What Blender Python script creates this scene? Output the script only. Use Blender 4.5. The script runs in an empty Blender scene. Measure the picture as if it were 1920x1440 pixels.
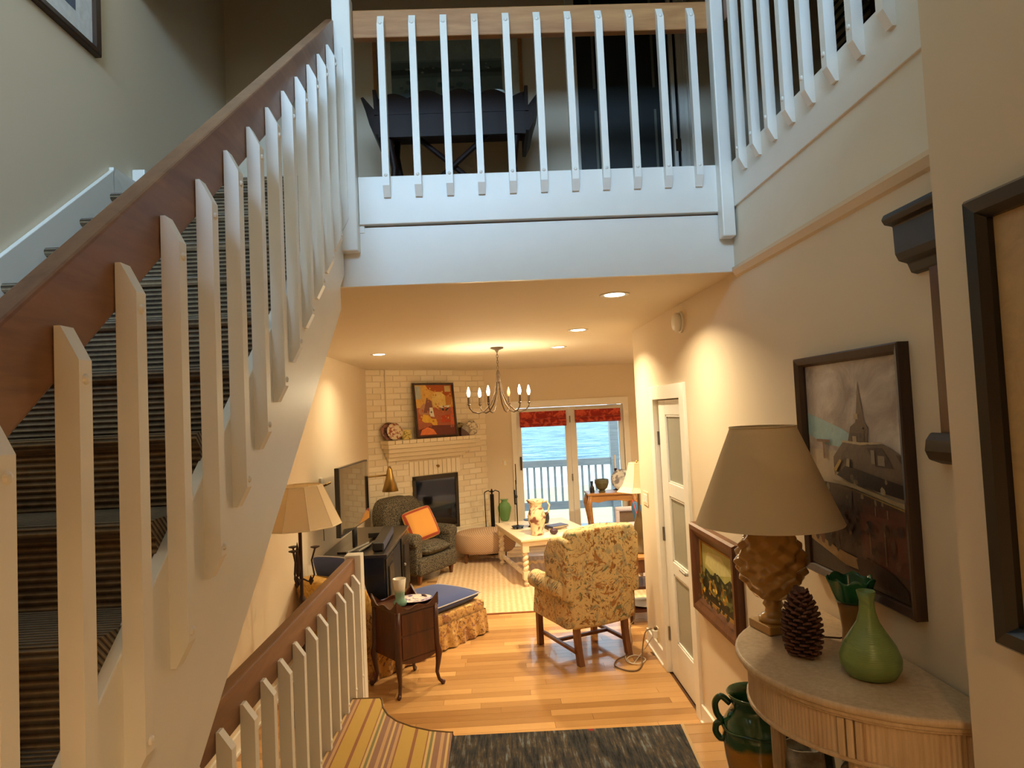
import bpy, bmesh, math, random
from mathutils import Vector, Matrix
random.seed(7)
S = bpy.context.scene
COL = S.collection
PI = math.pi

# ------------------------------------------------------------------ camera, world, daylight, exposure
H = 2.0                                   # eye height above the living-room floor
def _axes(y, p, r):
    import math as m
    cy, sy, cp, sp, cr, sr = m.cos(y), m.sin(y), m.cos(p), m.sin(p), m.cos(r), m.sin(r)
    R0 = Matrix(((1,0,0),(0,0,-1),(0,1,0)))
    Ry = Matrix(((cy,0,-sy),(0,1,0),(sy,0,cy)))
    Rp = Matrix(((1,0,0),(0,cp,sp),(0,-sp,cp)))
    Rr = Matrix(((cr,-sr,0),(sr,cr,0),(0,0,1)))
    return Rr @ Rp @ Ry @ R0
_R = _axes(.0325, .0425, -.046)
cam = bpy.data.cameras.new('camera')
cam.sensor_width = 36; cam.lens = 36 * 1220 / 1920; cam.clip_start = .05; cam.clip_end = 400
co = bpy.data.objects.new('camera', cam); COL.objects.link(co)
co.matrix_world = Matrix.Translation((0, 0, H)) @ Matrix((_R[0], -_R[1], -_R[2])).transposed().to_4x4()
S.camera = co

w = bpy.data.worlds.new('world'); S.world = w; w.use_nodes = True
w.node_tree.nodes['Background'].inputs[0].default_value = (.66, .84, 1.0, 1)
w.node_tree.nodes['Background'].inputs[1].default_value = 3.0

def area(name, loc, rot, sx, sy, power, col, portal=False, spread=PI):
    l = bpy.data.lights.new(name, 'AREA'); l.shape = 'RECTANGLE'; l.size = sx; l.size_y = sy
    l.energy = power; l.color = col; l.spread = spread
    if portal: l.cycles.is_portal = True
    o = bpy.data.objects.new(name, l); COL.objects.link(o); o.location = loc; o.rotation_euler = rot
    return o
# daylight through the high window above the entry door, and the garden doors (portal to the sky)
area('high_window_daylight', (-.45, -2.12, 4.75), (math.radians(82), 0, 0), 2.2, 1.1, 145, (.42, .68, 1.0), spread=math.radians(150))
area('garden_door_portal', (1.16, 9.72, 1.1), (-PI/2, 0, 0), 1.7, 2.0, 1, (1, 1, 1), portal=True)

S.view_settings.view_transform = 'Standard'; S.view_settings.look = 'None'
S.view_settings.exposure = 0.0; S.view_settings.gamma = 1.0; S.view_settings.use_curve_mapping = False
S.cycles.use_denoising = True
S.cycles.max_bounces = 8; S.cycles.diffuse_bounces = 5; S.cycles.glossy_bounces = 3
S.cycles.transmission_bounces = 5; S.cycles.transparent_max_bounces = 8
S.cycles.sample_clamp_indirect = 6; S.cycles.caustics_reflective = False; S.cycles.caustics_refractive = False
S.cycles.blur_glossy = .5

# ------------------------------------------------------------------ helpers: scene tree
def props(o, label=None, cat=None, group=None, kind=None):
    if label: o['label'] = label
    if cat: o['category'] = cat
    if group: o['group'] = group
    if kind: o['kind'] = kind
    return o
def thing(name, label, cat, loc=(0, 0, 0), rz=0, group=None):
    o = bpy.data.objects.new(name, None); COL.objects.link(o)
    o.empty_display_size = .1; o.location = loc; o.rotation_euler = (0, 0, rz)
    return props(o, label, cat, group)
def struct(name, label=None, cat=None, loc=(0, 0, 0), rz=0):
    o = bpy.data.objects.new(name, None); COL.objects.link(o); o.empty_display_size = .1
    o.location = loc; o.rotation_euler = (0, 0, rz)
    return props(o, label, cat, kind='structure')
def copy_tree(o, parent=None):
    c = o.copy(); COL.objects.link(c); c.parent = parent
    for ch in list(o.children): copy_tree(ch, c)
    return c

def lin(c):
    c /= 255.
    return c / 12.92 if c <= .04045 else ((c + .055) / 1.055) ** 2.4
def rgb(r, g, b): return (lin(r), lin(g), lin(b), 1)

# ------------------------------------------------------------------ helpers: mesh
class MB:
    def __init__(s): s.bm = bmesh.new(); s.mi = 0
    def _t(s, vs, rot, loc):
        if rot is not None: bmesh.ops.rotate(s.bm, verts=vs, cent=(0, 0, 0), matrix=rot)
        if loc is not None: bmesh.ops.translate(s.bm, verts=vs, vec=loc)
    def face(s, pts):
        f = s.bm.faces.new([s.bm.verts.new(p) for p in pts]); f.material_index = s.mi; return f
    def box(s, x0, x1, y0, y1, z0, z1, rot=None, loc=None):
        v = [s.bm.verts.new((x, y, z)) for z in (z0, z1) for y in (y0, y1) for x in (x0, x1)]
        for q in ((0,2,3,1),(4,5,7,6),(0,1,5,4),(2,6,7,3),(0,4,6,2),(1,3,7,5)):
            s.bm.faces.new([v[i] for i in q]).material_index = s.mi
        s._t(v, rot, loc); return s
    def prism(s, poly, lo, hi, axis='z'):
        """polygon (2-D, any order) extruded along axis; x-axis: (y,z), y-axis: (x,z), z-axis: (x,y)"""
        def P(a, b, c): return {'x': (c, a, b), 'y': (a, c, b), 'z': (a, b, c)}[axis]
        A = [s.bm.verts.new(P(a, b, lo)) for a, b in poly]; B = [s.bm.verts.new(P(a, b, hi)) for a, b in poly]
        n = len(poly)
        fs = [s.bm.faces.new(A[::-1]), s.bm.faces.new(B)]
        for i in range(n): fs.append(s.bm.faces.new((A[i], A[(i+1) % n], B[(i+1) % n], B[i])))
        for f in fs: f.material_index = s.mi
        return s
    def lathe(s, prof, seg=24, loc=(0, 0, 0), rot=None, fn=None):
        rings = []; allv = []
        for k, (r, z) in enumerate(prof):
            ring = []
            for i in range(seg):
                a = 2 * PI * i / seg; rr = r * (fn(a, z, k) if fn else 1)
                ring.append(s.bm.verts.new((rr * math.cos(a), rr * math.sin(a), z)))
            rings.append(ring); allv += ring
        for a, b in zip(rings, rings[1:]):
            for i in range(seg):
                s.bm.faces.new((a[i], a[(i+1) % seg], b[(i+1) % seg], b[i])).material_index = s.mi
        if prof[0][0] > 1e-4: s.bm.faces.new(rings[0][::-1]).material_index = s.mi
        if prof[-1][0] > 1e-4: s.bm.faces.new(rings[-1]).material_index = s.mi
        s._t(allv, rot, loc); return s
    def cyl(s, p, q, r, r2=None, seg=12):
        return s.tube([p, q], r, seg=seg, r2=r2)
    def tube(s, pts, r, seg=8, r2=None, radii=None):
        pts = [Vector(p) for p in pts]; n = len(pts); rings = []
        up = Vector((0, 0, 1)); prev = None
        for i, p in enumerate(pts):
            d = (pts[min(i+1, n-1)] - pts[max(i-1, 0)]).normalized()
            a = prev if prev is not None else (up if abs(d.z) < .95 else Vector((1, 0, 0)))
            a = (a - d * a.dot(d)).normalized(); prev = a; b = d.cross(a)
            rr = radii[i] if radii else (r if r2 is None else r + (r2 - r) * i / (n - 1))
            rings.append([s.bm.verts.new(p + a * rr * math.cos(2*PI*k/seg) + b * rr * math.sin(2*PI*k/seg)) for k in range(seg)])
        for a, b in zip(rings, rings[1:]):
            for k in range(seg): s.bm.faces.new((a[k], a[(k+1) % seg], b[(k+1) % seg], b[k])).material_index = s.mi
        s.bm.faces.new(rings[0][::-1]).material_index = s.mi; s.bm.faces.new(rings[-1]).material_index = s.mi
        return s
    def grid(s, fn, nu, nv, closed=False):
        V = [[s.bm.verts.new(fn(i / nu, j / nv)) for j in range(nv + 1)] for i in range(nu + (0 if closed else 1))]
        m = len(V)
        for i in range(nu):
            for j in range(nv):
                s.bm.faces.new((V[i][j], V[(i+1) % m][j], V[(i+1) % m][j+1], V[i][j+1])).material_index = s.mi
        return s
    def sphere(s, c, r, seg=12, rings=8, sc=(1, 1, 1)):
        g = bmesh.ops.create_uvsphere(s.bm, u_segments=seg, v_segments=rings, radius=r)
        vs = g['verts']; bmesh.ops.scale(s.bm, vec=sc, verts=vs); bmesh.ops.translate(s.bm, vec=c, verts=vs)
        for f in s.bm.faces:
            if f.verts[0] in vs: pass
        return s
    def mesh(s, name, mats, smooth=False, weld=False):
        if weld: bmesh.ops.remove_doubles(s.bm, verts=s.bm.verts, dist=1e-5)
        bmesh.ops.recalc_face_normals(s.bm, faces=s.bm.faces)
        me = bpy.data.meshes.new(name); s.bm.to_mesh(me); s.bm.free()
        for m in (mats if isinstance(mats, (list, tuple)) else [mats]): me.materials.append(m)
        if smooth: me.polygons.foreach_set('use_smooth', [True] * len(me.polygons))
        return me
    def obj(s, name, mats, parent=None, smooth=False, bevel=0, sub=0, seg=2, angle=35, solid=0, weld=False):
        o = bpy.data.objects.new(name, s.mesh(name, mats, smooth, weld)); COL.objects.link(o); o.parent = parent
        if solid:
            m = o.modifiers.new('solid', 'SOLIDIFY'); m.thickness = solid; m.offset = 0
        if bevel:
            m = o.modifiers.new('bevel', 'BEVEL'); m.width = bevel; m.segments = seg; m.limit_method = 'ANGLE'; m.angle_limit = math.radians(angle)
        if sub:
            m = o.modifiers.new('sub', 'SUBSURF'); m.levels = sub; m.render_levels = sub
        return o
def place(me, name, parent, loc, rz=0, rot=None):
    o = bpy.data.objects.new(name, me); COL.objects.link(o); o.parent = parent; o.location = loc
    o.rotation_euler = rot or (0, 0, rz); return o
def crv(pts, n=6):
    """smooth curve through the points (Catmull-Rom)"""
    P = [Vector(p) for p in pts]; P = [P[0] * 2 - P[1]] + P + [P[-1] * 2 - P[-2]]; out = []
    for a, b, c, d in zip(P, P[1:], P[2:], P[3:]):
        for i in range(n):
            t = i / n; out.append(.5 * (2*b + (c - a)*t + (2*a - 5*b + 4*c - d)*t*t + (3*b - a - 3*c + d)*t**3))
    return out + [P[-2]]
def rotz(a): return Matrix.Rotation(a, 3, 'Z')
def rotx(a): return Matrix.Rotation(a, 3, 'X')
def roty(a): return Matrix.Rotation(a, 3, 'Y')
def boxo(name, m, x0, x1, y0, y1, z0, z1, parent=None, bevel=0, kind=None):
    o = MB().box(x0, x1, y0, y1, z0, z1).obj(name, m, parent, bevel=bevel)
    if kind: o['kind'] = kind
    return o
def cushion(name, m, sx, sy, sz, loc, parent=None, rot=(0, 0, 0), pinch=.35, n=8, pipe=None):
    """pillow-shaped block: thick in the middle, thinner at the seams, rounded corners"""
    b = MB()
    def top(sgn):
        def f(u, v):
            a, c = 2*u - 1, 2*v - 1
            e = (1 - a**4) * (1 - c**4)
            k = 1 - .06 * (a*a) * (c*c)
            return (a * sx/2 * k, c * sy/2 * k, sgn * sz/2 * (pinch * .25 + (1 - pinch*.25) * max(e, 0)**.45))
        return f
    b.grid(top(1), n, n); b.grid(top(-1), n, n)
    # side strip
    N = n
    per = [(i/N, 0) for i in range(N)] + [(1, j/N) for j in range(N)] + [(1 - i/N, 1) for i in range(N)] + [(0, 1 - j/N) for j in range(N)]
    for i in range(len(per)):
        u0, v0 = per[i]; u1, v1 = per[(i+1) % len(per)]
        b.face([top(1)(u0, v0), top(1)(u1, v1), top(-1)(u1, v1), top(-1)(u0, v0)])
    o = b.obj(name, m, parent, smooth=True, weld=True, sub=1)
    o.location = loc; o.rotation_euler = rot
    if pipe:
        pth = [top(1)(u, v) for u, v in per]; pth = [(x * .995, y * .995, z * 1.02) for x, y, z in pth]
        pp = MB().tube(pth + [pth[0]], .006, 6).obj('piping', pipe, o if parent is None else parent)
        if parent is not None: pp.location = loc; pp.rotation_euler = rot
    return o

# ------------------------------------------------------------------ helpers: materials
class NT:
    def __init__(s, name):
        s.m = bpy.data.materials.new(name); s.m.use_nodes = True
        s.t = s.m.node_tree; s.p = s.t.nodes['Principled BSDF']
        s.tc = s.n('ShaderNodeTexCoord')
    def n(s, typ, **kw):
        nd = s.t.nodes.new(typ)
        for k, v in kw.items(): setattr(nd, k, v)
        return nd
    def l(s, a, b): s.t.links.new(a, b)
    def noise(s, scale, detail=3, rough=.5, vec=None, dist=0):
        n = s.n('ShaderNodeTexNoise'); n.inputs['Scale'].default_value = scale; n.inputs['Detail'].default_value = detail
        n.inputs['Roughness'].default_value = rough; n.inputs['Distortion'].default_value = dist
        s.l(vec or s.tc.outputs['Object'], n.inputs['Vector']); return n
    def map(s, scale=(1, 1, 1), rot=(0, 0, 0), vec=None):
        m = s.n('ShaderNodeMapping'); m.inputs['Scale'].default_value = scale; m.inputs['Rotation'].default_value = rot
        s.l(vec or s.tc.outputs['Object'], m.inputs['Vector']); return m.outputs[0]
    def mix(s, fac, a, b, blend='MIX'):
        m = s.n('ShaderNodeMix', data_type='RGBA', blend_type=blend)
        for sock, v in ((m.inputs[0], fac), (m.inputs[6], a), (m.inputs[7], b)):
            if hasattr(v, 'links') or isinstance(v, bpy.types.NodeSocket): s.l(v, sock)
            else: sock.default_value = v
        return m.outputs[2]
    def math(s, op, a, b=0.):
        m = s.n('ShaderNodeMath', operation=op)
        for sock, v in ((m.inputs[0], a), (m.inputs[1], b)):
            if isinstance(v, bpy.types.NodeSocket): s.l(v, sock)
            else: sock.default_value = v
        return m.outputs[0]
    def ramp(s, fac, stops, interp='LINEAR'):
        r = s.n('ShaderNodeValToRGB'); r.color_ramp.interpolation = interp
        e = r.color_ramp.elements
        while len(e) < len(stops): e.new(.5)
        for k, (p, c) in enumerate(sorted(stops, key=lambda q: q[0])):
            e[k].position = p; e[k].color = c
        s.l(fac, r.inputs[0]); return r.outputs[0]
    def xyz(s, vec=None):
        x = s.n('ShaderNodeSeparateXYZ'); s.l(vec or s.tc.outputs['Object'], x.inputs[0]); return x.outputs
    def bump(s, h, strength=.2, dist=.01):
        b = s.n('ShaderNodeBump'); b.inputs['Strength'].default_value = strength; b.inputs['Distance'].default_value = dist
        s.l(h, b.inputs['Height']); s.l(b.outputs[0], s.p.inputs['Normal'])
    def done(s, col=None, rough=.5, metal=0., spec=.5, coat=0., sheen=0.):
        if col is not None:
            if isinstance(col, bpy.types.NodeSocket): s.l(col, s.p.inputs['Base Color'])
            else: s.p.inputs['Base Color'].default_value = col
        s.p.inputs['Roughness'].default_value = rough; s.p.inputs['Metallic'].default_value = metal
        s.p.inputs['Specular IOR Level'].default_value = spec; s.p.inputs['Coat Weight'].default_value = coat
        s.p.inputs['Sheen Weight'].default_value = sheen
        return s.m
def sh(c, k): return (min(c[0]*k, 1), min(c[1]*k, 1), min(c[2]*k, 1), 1)
def plain(name, c, rough=.5, metal=0., var=.12, scale=9, bump=0, bscale=120, spec=.5, coat=0., sheen=0.):
    t = NT(name); c = rgb(*c)
    n = t.noise(scale, 3)
    col = t.mix(n.outputs[0], sh(c, 1 - var), sh(c, 1 + var))
    if bump: t.bump(t.noise(bscale, 2).outputs[0], bump, .003)
    return t.done(col, rough, metal, spec, coat, sheen)
def wood(name, c1, c2, axis='x', scale=6, rough=.35, coat=0., rand=True, knots=False):
    t = NT(name); st = {'x': (.12, 1, 1), 'y': (1, .12, 1), 'z': (1, 1, .12)}[axis]
    v = t.map(st)
    n = t.noise(scale * 3, 5, .6, v, .6); n2 = t.noise(scale * 14, 3, .5, v)
    f = t.math('ADD', t.math('MULTIPLY', n.outputs[0], .75), t.math('MULTIPLY', n2.outputs[0], .25))
    col = t.ramp(f, [(.3, rgb(*c1)), (.72, rgb(*c2))])
    if knots:
        vo = t.n('ShaderNodeTexVoronoi'); vo.inputs['Scale'].default_value = 4.5; t.l(t.map({'x': (.6, 1, 1), 'y': (1, .6, 1), 'z': (1, 1, .6)}[axis]), vo.inputs['Vector'])
        k = t.ramp(vo.outputs['Distance'], [(.03, (1, 1, 1, 1)), (.13, (0, 0, 0, 1))])
        col = t.mix(k, col, sh(rgb(*c1), .4))
    if rand:
        oi = t.n('ShaderNodeObjectInfo'); g = t.n('ShaderNodeNewGeometry')
        r = t.math('FRACT', t.math('ADD', oi.outputs['Random'], g.outputs['Random Per Island']))
        col = t.mix(.75, col, t.mix(r, sh(rgb(*c1), .80), sh(rgb(*c2), 1.15)), 'MIX') if rand == 'plank' else col
    t.bump(n2.outputs[0], .06, .002)
    return t.done(col, rough, coat=coat)

white = plain('white_paint', (232, 231, 224), .38, var=.03, bump=.04, bscale=60)
trimw = plain('trim_paint', (238, 234, 222), .35, var=.03)
wallm = plain('wall_paint', (223, 208, 183), .75, var=.025, scale=2, bump=.05, bscale=180, spec=.25)
ceilm = plain('ceiling_paint', (222, 212, 192), .8, var=.02, scale=2, spec=.2)
railw = wood('rail_wood', (106, 70, 48), (150, 108, 76), 'y', 5, .4)
railb = wood('balcony_rail_wood', (150, 96, 52), (196, 146, 92), 'x', 4, .4, knots=True)
oak = wood('oak_plank', (168, 120, 70), (208, 163, 106), 'x', 5, .2, coat=.3, rand='plank')
darkwood = wood('dark_mahogany', (44, 20, 12), (92, 46, 26), 'z', 6, .3, coat=.2)
midwood = wood('walnut_leg', (86, 50, 28), (140, 88, 50), 'z', 6, .35)
honey = wood('honey_wood', (150, 98, 50), (198, 146, 86), 'x', 5, .35)
blackw = plain('black_lacquer', (20, 19, 18), .3, var=.2, coat=.3)
blackm = plain('black_metal', (22, 20, 19), .45, .6, var=.15)
bronze = plain('bronze_metal', (74, 56, 36), .45, .4, var=.15)
brass = plain('brass_metal', (150, 118, 60), .35, .8, var=.12)
steel = plain('steel', (150, 148, 142), .35, .8, var=.06)
creampaint = plain('cream_furniture_paint', (232, 214, 178), .4, var=.05)
# ------------------------------------------------------------------ the setting
W = 1.24          # plane of the long side wall
XL = -1.645       # plane of the opposite wall
YB = 9.75         # garden wall
ZC = 2.643        # living-room ceiling
ZU = 3.17         # upstairs floor
ZL = .4           # entry landing
W2 = 1.10         # entry wall in front of the niche
def sbox(name, m, *a, bevel=0): return boxo(name, m, *a, bevel=bevel, kind='structure')

# living-room floor: slab + oak planks
floor = sbox('floor', plain('subfloor', (96, 62, 34), .7), -1.8, 3.3, -2.2, 9.9, -.15, -.008)
props(floor, 'polished honey oak plank floor of the living room', 'floor')
pw = .083
lens = [.55, .85, 1.15, 1.5]
pmesh = []
for L in lens:
    pmesh.append(MB().box(0, L - .0015, 0, pw - .0015, -.012, 0).mesh('plank', oak))
rest = MB()
y = 2.85; row = 0
while y < 9.74:
    x1 = W if y < 5.5 else 3.19
    x = XL - random.uniform(0, .5)
    while x < x1 - .05:
        k = random.choice([0, 1, 1, 2, 2, 3, 3]); L = lens[k]
        a, b = max(x, XL), min(x + L, x1)
        if b - a > .03:
            if y < 5.9:
                if a == x and b == x + L: place(pmesh[k], 'plank', floor, (a, y, 0))
                else:
                    me = MB().box(0, b - a - .0015, 0, pw - .0015, -.012, 0).mesh('plank', oak); place(me, 'plank', floor, (a, y, 0))
            else: rest.box(a, b - .0015, y, y + pw - .0015, -.012, 0)
        x += L
    y += pw; row += 1
props(rest.obj('plank_field', oak, floor), kind='stuff')

# entry landing, its rounded tongue beside the guard rail, one step down
tongue = [(-.30, 3.315), (-.40, 3.345), (-.50, 3.40), (-.585, 3.47), (-.645, 3.55), (-.685, 3.64), (-.705, 3.73), (-.72, 3.765)]
poly = [(-.87, -2.2), (1.24, -2.2), (1.24, 3.285)] + tongue + [(-.87, 3.775)]
lf = MB().prism(poly, .0, ZL - .012).obj('landing_floor', wallm); props(lf, 'raised entry landing floored in honey oak', 'floor', kind='structure')
yy = 3.2
for k in range(14):
    me = MB().box(0, 1.24 - .3, 0, pw - .0015, -.012, 0).mesh('plank', oak); place(me, 'plank', lf, (.3, yy - k * pw, ZL))
MB().box(-.3, 1.24, 3.283, 3.31, ZL - .035, ZL).obj('nosing', oak, lf, bevel=.01)
st = sbox('entry_step', oak, -.6, 1.24, 3.3, 3.58, 0, .2); props(st, 'single oak step below the entry landing', 'step')
sbox('landing_platform_rear', wallm, 1.24, 1.3, -2.2, 1.6, 0, .4)

# walls
def wall(name, *a, m=None): return sbox(name, m or wallm, *a)
wall('wall_left', -1.8, XL, -2.3, 9.9, 0, 5.5)
wr = struct('wall_right')
for a in ((W, 1.36, -.2, 4.22, 0, 2.7), (W, 1.36, 4.92, 5.57, 0, 2.7), (W, 1.36, 4.22, 4.92, 2.045, 2.7), (1.36, 1.42, 4.1, 5.05, 0, 2.7)):
    MB().box(*a).obj('wall_segment', wallm, wr)
wall('wall_entry', W2, 1.28, -2.3, 1.54, 0, 5.5)
wall('wall_rear', -1.8, 1.3, -2.4, -2.2, 0, 5.5)
wall('wall_return', 1.3, 3.3, 5.45, 5.57, 0, 2.7)
wall('wall_far_right', 3.2, 3.35, 5.45, 9.9, 0, 2.7)
wb = struct('wall_back')
for a in ((XL, .357, YB, 9.9, 0, 2.7), (1.968, 3.3, YB, 9.9, 0, 2.7), (.357, 1.968, YB, 9.9, 2.045, 2.7)):
    MB().box(*a).obj('wall_segment', wallm, wb)
wall('wall_upper_back', -1.8, 2.5, 4.22, 4.36, ZU - .5, 5.5)
wall('wall_upper_right', 2.36, 2.5, -2.3, 4.3, ZU - .5, 5.5)
wall('wall_light_block_hall', -1.8, 2.4, 3.06, 3.17, 4.14, 5.5)  # unseen header, added to keep the window light off the hall wall
wall('wall_light_block_gallery', 1.2, 1.32, 1.5, 3.1, 4.14, 5.5)  # unseen header, added to keep the gallery dark
wall('wall_upper_rear', 1.2, 2.5, -2.4, -2.2, 2.6, 5.5)
cl = sbox('ceiling', ceilm, -1.8, 3.3, 3.16, 9.9, ZC, 2.72); props(cl, 'warm cream plaster ceiling of the living room', 'ceiling')
props(sbox('ceiling_upper', ceilm, -1.8, 2.5, -2.4, 4.36, 5.4, 5.5), 'high plaster ceiling above the stairwell', 'ceiling')
MB().box(-.74, -.58, 3.145, 3.18, 2.9, 3.17).obj('trim_6', white)['kind'] = 'structure'
props(sbox('floor_upper', honey, -1.645, 2.4, 3.18, 4.22, 2.72, ZU), 'upstairs hall floor behind the balcony rail', 'floor')
props(sbox('floor_gallery', honey, 1.235, 2.4, -2.2, 3.17, 2.7, ZU), 'upstairs gallery floor above the side wall', 'floor')
props(sbox('ceiling_entry', ceilm, -.6, 1.24, -2.2, .8, 2.64, ZU), 'low ceiling over the entry under the upper floor', 'ceiling')
props(sbox('ceiling_entry_stair', ceilm, XL, -.6, -2.2, .3, 2.64, ZU), 'low ceiling over the foot of the stairs', 'ceiling')
wall('wall_light_block_loft', -.62, 1.24, .7, .8, ZU, 3.56)  # unseen low wall, added to hold daylight off the side wall
# frame of the high window behind the daylight
sk = struct('window_1', 'white framed high window above the entry', 'window')
for a in ((-1.62, -1.56, 4.15, 5.35), (.66, .72, 4.15, 5.35), (-1.62, .72, 4.13, 4.19), (-1.62, .72, 5.31, 5.37)):
    MB().box(a[0], a[1], -2.2, -2.14, a[2], a[3]).obj('window_frame', white, sk)

# balcony fascia boards and mouldings
fx0, fx1 = -.60, 1.215
t1 = sbox('trim_1', white, -.74, 1.24, 3.15, 3.175, ZC - .003, 2.925); props(t1, 'plain white band under the balcony fascia', 'trim')
t2 = sbox('trim_2', white, fx0, fx1, 3.13, 3.175, 2.936, 3.17, bevel=.003); props(t2, 'white fascia board carrying the balcony balusters', 'trim')
t3 = sbox('trim_3', white, 1.218, 1.25, 1.4, 3.12, 2.945, 3.165, bevel=.003); props(t3, 'white gallery fascia board above the side wall', 'trim')
t4 = sbox('trim_4', plain('band_paint', (228, 222, 206), .6, var=.03), 1.228, 1.25, 1.4, 3.15, 2.66, 2.945); props(t4, 'cream band below the gallery fascia', 'trim')
t5 = MB().prism([(W, 2.612), (W - .012, 2.62), (W - .026, 2.645), (W - .026, 2.66), (W, 2.662)], 1.4, 3.15, 'y').obj('trim_5', wallm); props(t5, 'thin moulding along the side wall under the band', 'trim', kind='structure')

def baseboard(name, a, b, h=.12, t=.016, axis='y', c=0, z=0, d=-1):
    m = MB()
    if axis == 'y': m.box(min(c, c + d*t), max(c, c + d*t), a, b, z, z + h); m.box(min(c, c + d*.028), max(c, c + d*.028), a, b, z, z + .02)
    else: m.box(a, b, min(c, c + d*t), max(c, c + d*t), z, z + h); m.box(a, b, min(c, c + d*.028), max(c, c + d*.028), z, z + .02)
    o = m.obj(name, trimw, None, bevel=.004); o['kind'] = 'structure'; return o
baseboard('baseboard_right', 5.02, 5.57, c=W)
baseboard('baseboard_right_near', 3.3, 4.12, c=W)
baseboard('baseboard_landing', 1.55, 3.28, c=W, z=ZL)
baseboard('baseboard_left', 3.3, 8.5, c=XL, d=1)
baseboard('baseboard_back', .0, .28, axis='x', c=YB)

# ------------------------------------------------------------------ frosted-glass door in the side wall
frost = NT('frosted_glass'); frost.bump(frost.noise(300, 2).outputs[0], .15, .002)
frost.p.inputs['Transmission Weight'].default_value = .25
frost = frost.done(rgb(176, 176, 160), .42)
d1 = struct('door_1', 'white door with three frosted glass panes in the side wall', 'door')
lx0, lx1 = 1.258, 1.298
leaf = MB()
leaf.box(lx0, lx1, 4.222, 4.285, .008, 2.035); leaf.box(lx0, lx1, 4.72, 4.918, .008, 2.035)
for z0, z1 in ((.008, .28), (.775, .865), (1.335, 1.435), (1.925, 2.035)): leaf.box(lx0, lx1, 4.285, 4.72, z0, z1)
lf_ = leaf.obj('door_leaf', white, d1, bevel=.004)
for z0, z1 in ((.28, .775), (.865, 1.335), (1.435, 1.925)):
    MB().box(lx0 + .014, lx0 + .022, 4.285, 4.72, z0, z1).obj('pane', frost, lf_)
    b = MB(); e = .012
    for a in ((4.285, 4.285 + e, z0, z1), (4.72 - e, 4.72, z0, z1), (4.285, 4.72, z0, z0 + e), (4.285, 4.72, z1 - e, z1)): b.box(lx0 + .004, lx0 + .02, *a)
    b.obj('glazing_bead', white, lf_)
hd = MB(); hd.box(lx0 - .008, lx0, 4.238, 4.272, .84, .93); hd.cyl((lx0 - .05, 4.255, .885), (lx0, 4.255, .885), .011); hd.tube([(lx0 - .045, 4.255, .885), (lx0 - .048, 4.30, .885), (lx0 - .045, 4.375, .887)], .008)
hd.obj('lever_handle', steel, lf_, smooth=False)
for z in (1.75, 1.03, .29):
    MB().cyl((lx0 - .006, 4.919, z - .05), (lx0 - .006, 4.919, z + .05), .008).box(lx0 - .004, lx0 + .002, 4.895, 4.935, z - .05, z + .05).obj('hinge', steel, d1)
cs = MB()
cs.box(W - .02, W + .06, 4.12, 4.222, 0, 2.045); cs.box(W - .02, W + .06, 4.918, 5.02, 0, 2.045); cs.box(W - .02, W + .06, 4.12, 5.02, 2.04, 2.14)
cs.obj('casing', trimw, d1, bevel=.004)

# ------------------------------------------------------------------ garden doors with glass
glass = NT('window_glass'); tr = glass.n('ShaderNodeBsdfTransparent'); gl = glass.n('ShaderNodeBsdfGlossy'); gl.inputs['Roughness'].default_value = .02
fr = glass.n('ShaderNodeFresnel'); fr.inputs[0].default_value = 1.25; mx = glass.n('ShaderNodeMixShader')
glass.l(fr.outputs[0], mx.inputs[0]); glass.l(tr.outputs[0], mx.inputs[1]); glass.l(gl.outputs[0], mx.inputs[2])
glass.l(mx.outputs[0], glass.t.nodes['Material Output'].inputs[0]); tr.inputs[0].default_value = (.94, .97, .96, 1); glass = glass.m
d2 = struct('door_2', 'pair of white glazed garden doors', 'door')
cs = MB(); cs.box(.28, .36, YB - .02, YB + .08, 0, 2.05); cs.box(1.965, 2.05, YB - .02, YB + .08, 0, 2.05); cs.box(.28, 2.05, YB - .02, YB + .08, 2.045, 2.15)
cs.obj('casing', trimw, d2, bevel=.004)
MB().box(.36, 1.965, YB + .0, YB + .14, -.02, .03).obj('sill', steel, d2)
for x0, x1, g0, g1 in ((.36, 1.16, .425, 1.085), (1.164, 1.964, 1.255, 1.895)):
    b = MB(); y0, y1 = YB + .02, YB + .065
    b.box(x0, g0, y0, y1, .03, 2.04); b.box(g1, x1, y0, y1, .03, 2.04); b.box(g0, g1, y0, y1, .03, .17); b.box(g0, g1, y0, y1, 1.95, 2.04)
    lf2 = b.obj('door_leaf', white, d2, bevel=.004)
    MB().box(g0, g1, YB + .035, YB + .043, .17, 1.95).obj('pane', glass, lf2)
MB().box(.385, .415, YB + .004, YB + .02, 1.12, 1.32).obj('handle_plate', bronze, d2, bevel=.004)
for z in (1.85, .98): MB().cyl((1.162, YB + .014, z - .05), (1.162, YB + .014, z + .05), .01).obj('hinge', steel, d2)

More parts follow.
